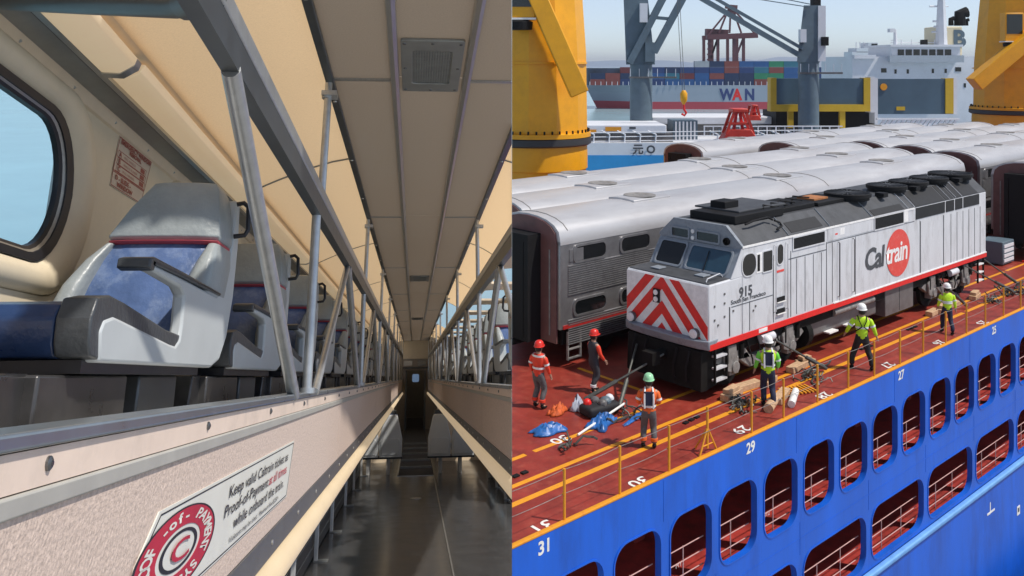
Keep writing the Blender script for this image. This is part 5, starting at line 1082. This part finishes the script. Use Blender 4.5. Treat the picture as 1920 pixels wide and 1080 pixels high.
M_hv = mat('neon yellow cloth', (.50, .78, .02), .7, var=.12, scale=9, bump=.2, bscale=20); M_hg = mat('neon green cloth', (.16, .62, .06), .7, var=.12, scale=9, bump=.2, bscale=20)
M_or = mat('orange cloth', (.75, .13, .02), .7, var=.15, scale=9, bump=.2, bscale=20); M_rc = mat('red coverall cloth', (.72, .05, .02), .7, var=.15, scale=9, bump=.2, bscale=20)
M_nv = mat('navy cloth', (.012, .018, .05), .75, var=.25, scale=12, bump=.2, bscale=20); M_bkc = mat('black cloth', (.012, .012, .015), .75, var=.3, scale=12, bump=.2, bscale=20)
M_gy = mat('grey work cloth', (.10, .095, .10), .75, var=.25, scale=10, bump=.2, bscale=20); M_dk = mat('dark charcoal cloth', (.035, .037, .045), .75, var=.25, scale=10)
M_rf = mat('silver reflective tape', (.72, .74, .76), .4, var=.05); M_hw = mat('white helmet', (.78, .78, .76), .3, var=.03); M_hr = mat('red helmet', (.65, .03, .02), .3); M_hgn = mat('pale green helmet', (.30, .62, .36), .35)
person('worker in red coverall and red helmet standing left of the clutter', (-3.44, 2.57, 0), -78, 1.60, M_rc, M_gy, M_hr, hands=((-.27, .10, .88), (.27, .16, .86)), bands=((1.06, M_rf), (1.38, M_rf)), cuff=M_rc)
person('worker in dark grey jacket with red sleeve beside the coach end', (-1.63, 2.43, 0), -100, 1.56, M_dk, M_dk, M_hr, sleeve=M_rc, hands=((-.22, .25, .95), (.24, .22, .92)), feet=((-.1, .1), (.1, -.08)), cuff=M_rf)
person('worker in orange vest and pale green helmet, back turned, nearest the camera', (-3.20, -.75, 0), -48, 1.56, M_or, M_gy, M_hgn, hands=((-.20, .26, 1.0), (.20, .26, 1.0)), bands=((1.02, M_rf), (.93, M_or)), backdark=M_nv, cuff=M_or, lean=.12)
person('worker with neon green sleeves and dark yellow vest by the front wheels', (.91, -1.11, 0), -50, 1.68, M_hv, M_nv, M_hw, sleeve=M_hg, hands=((-.32, .16, .85), (.26, .20, .92)), bands=((1.05, M_rf), (.96, M_hv)), backdark=M_nv, feet=((-.1, .05), (.12, -.08)))
person('worker in neon yellow jacket with black harness, legs apart, beside the fuel tank', (5.23, -1.30, 0), -52, 1.76, M_hv, M_bkc, M_hw, hands=((-.40, .12, .95), (.42, .06, .82)), bands=((1.14, M_rf),), harness=True, feet=((-.25, .05), (.24, -.06)))
person('worker in neon vest and navy trousers walking near the rear truck', (10.48, -1.38, 0), -45, 1.52, M_hv, M_nv, M_hw, hands=((-.26, .18, .90), (.30, .02, .86)), bands=((1.08, M_rf), (1.12, M_rf)), feet=((-.09, .18), (.10, -.22)), sleeve=M_hv)
# ---- clutter on deck
def crumple(nm, m, n, sx, sy, hgt, label, cat, x, y, rot, seed):
    rnd = random.Random(seed); b = MB(); vs = []
    ph = [(rnd.uniform(2, 9), rnd.uniform(2, 9), rnd.uniform(0, 6)) for _ in range(6)]
    for i in range(n):
        for j in range(n):
            u, v = i/(n-1)*2-1, j/(n-1)*2-1; e = max(0, 1-max(abs(u), abs(v))**2)
            z = sum(abs(sin(a*u+c+b_*v*.7)) for a, b_, c in ph)/6
            vs.append((u*sx*(1+.12*sin(5*v+seed))+rnd.uniform(-.02, .02), v*sy*(1+.15*sin(4*u+seed)), .015+hgt*e*(.35+z)*(.6+.8*rnd.random())))
    b.add(vs, [(i*n+j, (i+1)*n+j, (i+1)*n+j+1, i*n+j+1) for i in range(n-1) for j in range(n-1)])
    o = b.build(nm, m, frame=SHIP @ T(x, y, 0) @ Matrix.Rotation(radians(rot), 4, 'Z'), ang=70)
    s = o.modifiers.new('solid', 'SOLIDIFY'); s.thickness = .012
    return tag(o, label, cat)
M_tarp = mat('blue tarpaulin', (.02, .12, .38), .4, var=.35, scale=8)
crumple('tarpaulin', M_tarp, 16, .42, .22, .16, 'crumpled blue tarpaulin on deck at the left, beside the number thirty', 'tarpaulin', -4.25, 1.35, -10, 3)
crumple('tarpaulin', M_tarp, 16, .42, .24, .20, 'crumpled blue tarpaulin under the white pole', 'tarpaulin', -3.02, .85, 20, 5)
crumple('tarpaulin', M_tarp, 12, .55, .07, .05, 'narrow blue strip of tarpaulin leading to the worker in the orange vest', 'tarpaulin', -2.15, .55, 14, 8)
crumple('rope_heap', mat('orange rope', (.55, .10, .02), .7, var=.4, scale=14), 14, .30, .16, .16, 'small heap of orange rope and net beside the black bag', 'rope', -3.3, 2.05, 15, 9)
crumple('rag_heap', mat('pale rags', (.42, .46, .55), .7, var=.3, scale=9), 12, .20, .16, .25, 'pale rags between the orange rope and the black bag', 'rags', -2.78, 1.85, 30, 12)
bgt = thing('tool_bag', 'black open tool bag with red and grey gear on top', 'bag', SHIP @ T(-2.55, 1.35, 0) @ Matrix.Rotation(radians(-8), 4, 'Z'))
MB().box(-.48, .48, -.25, .25, 0, .26).build('bag_body', M_bkc, bgt, bevel=.09, seg=4)
for i, (x, y, z, m, r) in enumerate(((-.3, .1, .30, M_rd, .1), (-.05, .12, .30, M_gy, .12), (.15, -.05, .31, M_cgrey, .14), (.35, .05, .30, M_swhite, .11), (.0, -.12, .30, M_tank, .11))): MB().lathe([(r, -.06), (r*1.05, 0), (r*.8, .05), (r*.3, .08)], 7, (x, y, z)).build('packed_gear', m, bgt)
po = tag(MB().cyl((-3.93, .73, .03), (-2.05, .98, .22), .028, n=10).build('white_pole', mat('white pole', (.75, .74, .70), .4), frame=SHIP), 'long white pole lying across the blue tarpaulin', 'pole')
tag(MB().cyl((1.25, -1.55, .09), (2.15, -1.12, .09), .09, n=14).build('white_pipe', M_hw, frame=SHIP), 'short white pipe lying behind the worker with green sleeves', 'pipe')
tag(MB().cyl((.55, -1.35, .1), (1.15, -1.12, .1), .12, n=12).build('canvas_roll', M_wood, frame=SHIP), 'pale canvas roll at the feet of the worker with green sleeves', 'roll')
gt = thing('deck_grating', 'small yellow bar grating lying on the red deck', 'grating', SHIP @ T(2.40, -1.02, .02) @ Matrix.Rotation(radians(-20), 4, 'Z'))
for k in range(8): MB().box(-.42+k*.115, -.37+k*.115, -.26, .26, 0, .03).build('bar', M_yel, gt)
for y in (-.16, .14): MB().box(-.45, .45, y, y+.03, -.012, .02).build('cross_bar', M_blk, gt)
def chain_heap(x, y, r, n, label, seed):
    rnd = random.Random(seed); t = thing('lashing_chain', label, 'chain', SHIP @ T(x, y, 0), 'heaps of lashing chain')
    for k in range(n):
        p = Vector((rnd.uniform(-r, r), rnd.uniform(-r*.5, r*.5), .03)); pts = [p]; a = rnd.uniform(0, 6.3)
        for q in range(7): a += rnd.uniform(-1.1, 1.1); p = Vector((p.x+.10*cos(a), p.y+.07*sin(a), max(.02, min(.32, p.z+rnd.uniform(-.08, .10))))); pts.append(p)
        MB().tube(pts, rnd.choice((.014, .02, .028)), 5).build('chain_run', M_chain, t)
chain_heap(.55, -.62, .35, 16, 'tangle of grey lashing chain by the leading wheels', 1); chain_heap(3.55, -.75, .34, 14, 'dark tangle of lashing gear between the two front workers', 2)
chain_heap(17.6, -.75, .8, 22, 'wide tangle of lashing gear behind the locomotive', 3); chain_heap(-2.0, .75, .35, 10, 'dark lashing gear by the nose of the locomotive', 4); chain_heap(-5.2, 2.6, .5, 9, 'lashing gear at the picture centre line', 5); chain_heap(-4.55, .45, .25, 5, 'small scrap of chain beside the deck number thirty', 6); chain_heap(15.6, -.6, .4, 12, 'lashing gear under the rear truck', 7)
LR = [((2.9, -.05, 1.0), (4.3, -.75, .1), 'from the leading truck to the deck'), ((15.2, -.02, 1.2), (17.2, -.95, .1), 'from the rear truck towards the stern'), ((17.0, .1, 1.2), (18.6, -.6, .1), 'behind the locomotive, upper'), ((-.3, 1.2, 1.0), (-2.3, 2.1, .06), 'from the coupler to the deck ahead'), ((-.2, 2.2, 1.0), (-2.0, 1.2, .06), 'crossing in front of the nose'), ((12.9, -.05, 1.1), (13.9, -.6, .1), 'at the rear truck leading axle')]
for i, (a, b, s) in enumerate(LR):
    t = thing('lashing_rod', 'dark lashing rod running '+s, 'lashing', SHIP @ T(*a), 'lashing rods'); d = Vector(b)-Vector(a)
    MB().cyl((0, 0, 0), d*.62, .028, n=8).build('rod', M_chain, t); MB().cyl(d*.60, d, .055, n=8).build('turnbuckle', M_chain, t)
gcab = thing('electrical_cabinet', 'grey ribbed equipment cabinet on deck behind the locomotive', 'cabinet', SHIP @ T(21.9, 1.2, 0))
MB().box(0, 1.2, 0, 1.0, .05, 1.0).build('body', M_cgrey, gcab, bevel=.03); 
for k in range(4): MB().box(.08, 1.1, -.03, 0, .15+k*.2, .28+k*.2).build('rib', M_swhite, gcab)
tag(MB().cyl((23.6, .9, 0), (23.6, .9, .9), .07, n=8).box(23.4, 23.8, .8, 1.0, .0, .06).build('valve_post', M_rd, frame=SHIP), 'small red valve post by the grey cabinet', 'post')
for i, (x, y, a) in enumerate(((-6.3, .15, 0), (4.2, -.35, 4), (7.2, -.42, -3), (-1.2, -.4, 5), (10.2, -.4, 0))):
    o = MB()
    for k in range(3): o.box(-.35+k*.24, -.20+k*.24, -.05, .05, 0, .03)
    tag(o.build('deck_socket', M_blk, frame=SHIP @ T(x, y, .001) @ Matrix.Rotation(radians(a), 4, 'Z')), 'black row of deck sockets %s' % ['at the picture centre line', 'beside the first grating', 'right of the man with the harness', 'near the tripod stanchion', 'behind the walking worker'][i], 'socket', 'deck sockets')
R_OBJS = [o for o in bpy.data.objects if o not in _mark and o is not SEA]
# ================================================================ section plane x = 0 : the coach is a cutaway whose open side meets the harbour scene
bpy.context.view_layer.update()
def section(objs, keep):
    for o in objs:
        if o.type != 'MESH': continue
        mw = o.matrix_world; xs = [(mw @ Vector(c)).x*keep for c in o.bound_box]
        if min(xs) >= 0.002: continue
        if max(xs) <= 0.0: bpy.data.objects.remove(o); continue
        if o.data.users > 1: o.data = o.data.copy()
        me = o.data; inv = mw.inverted(); co = inv @ Vector((.001*keep, 0, 0)); no = (mw.to_3x3().transposed() @ Vector((keep, 0, 0))).normalized()
        bm = bmesh.new(); bm.from_mesh(me)
        r = bmesh.ops.bisect_plane(bm, geom=bm.verts[:]+bm.edges[:]+bm.faces[:], plane_co=co, plane_no=no, clear_inner=True)
        ed = [e for e in r['geom_cut'] if isinstance(e, bmesh.types.BMEdge) and e.is_valid and len(e.link_faces) == 1]
        if ed:
            try: bmesh.ops.triangle_fill(bm, edges=ed, use_beauty=True)
            except Exception: pass
        bm.to_mesh(me); bm.free()
        if not me.polygons and not any(m.type == 'SKIN' for m in o.modifiers): bpy.data.objects.remove(o)
section(L_OBJS, -1)
section(R_OBJS, 1)
for o in list(bpy.data.objects):
    if o.type == 'EMPTY' and not o.children: bpy.data.objects.remove(o)
# ---- the harbour air
hz = MB().box(-16000, 16000, -4000, 14000, -12.5, 100).build('haze', None, smooth=False)
hm_ = bpy.data.materials.new('pale harbour haze'); hm_.use_nodes = True; nt_ = hm_.node_tree
nt_.nodes.remove(nt_.nodes['Principled BSDF']); pv = nt_.nodes.new('ShaderNodeVolumePrincipled')
pv.inputs['Color'].default_value = (.80, .86, .95, 1); pv.inputs['Density'].default_value = .00012; pv.inputs['Anisotropy'].default_value = .2
nt_.links.new(pv.outputs[0], nt_.nodes['Material Output'].inputs['Volume'])
hz.data.materials.clear(); hz.data.materials.append(hm_); hz['kind'] = 'stuff'; hz['label'] = 'thin pale haze over the harbour'
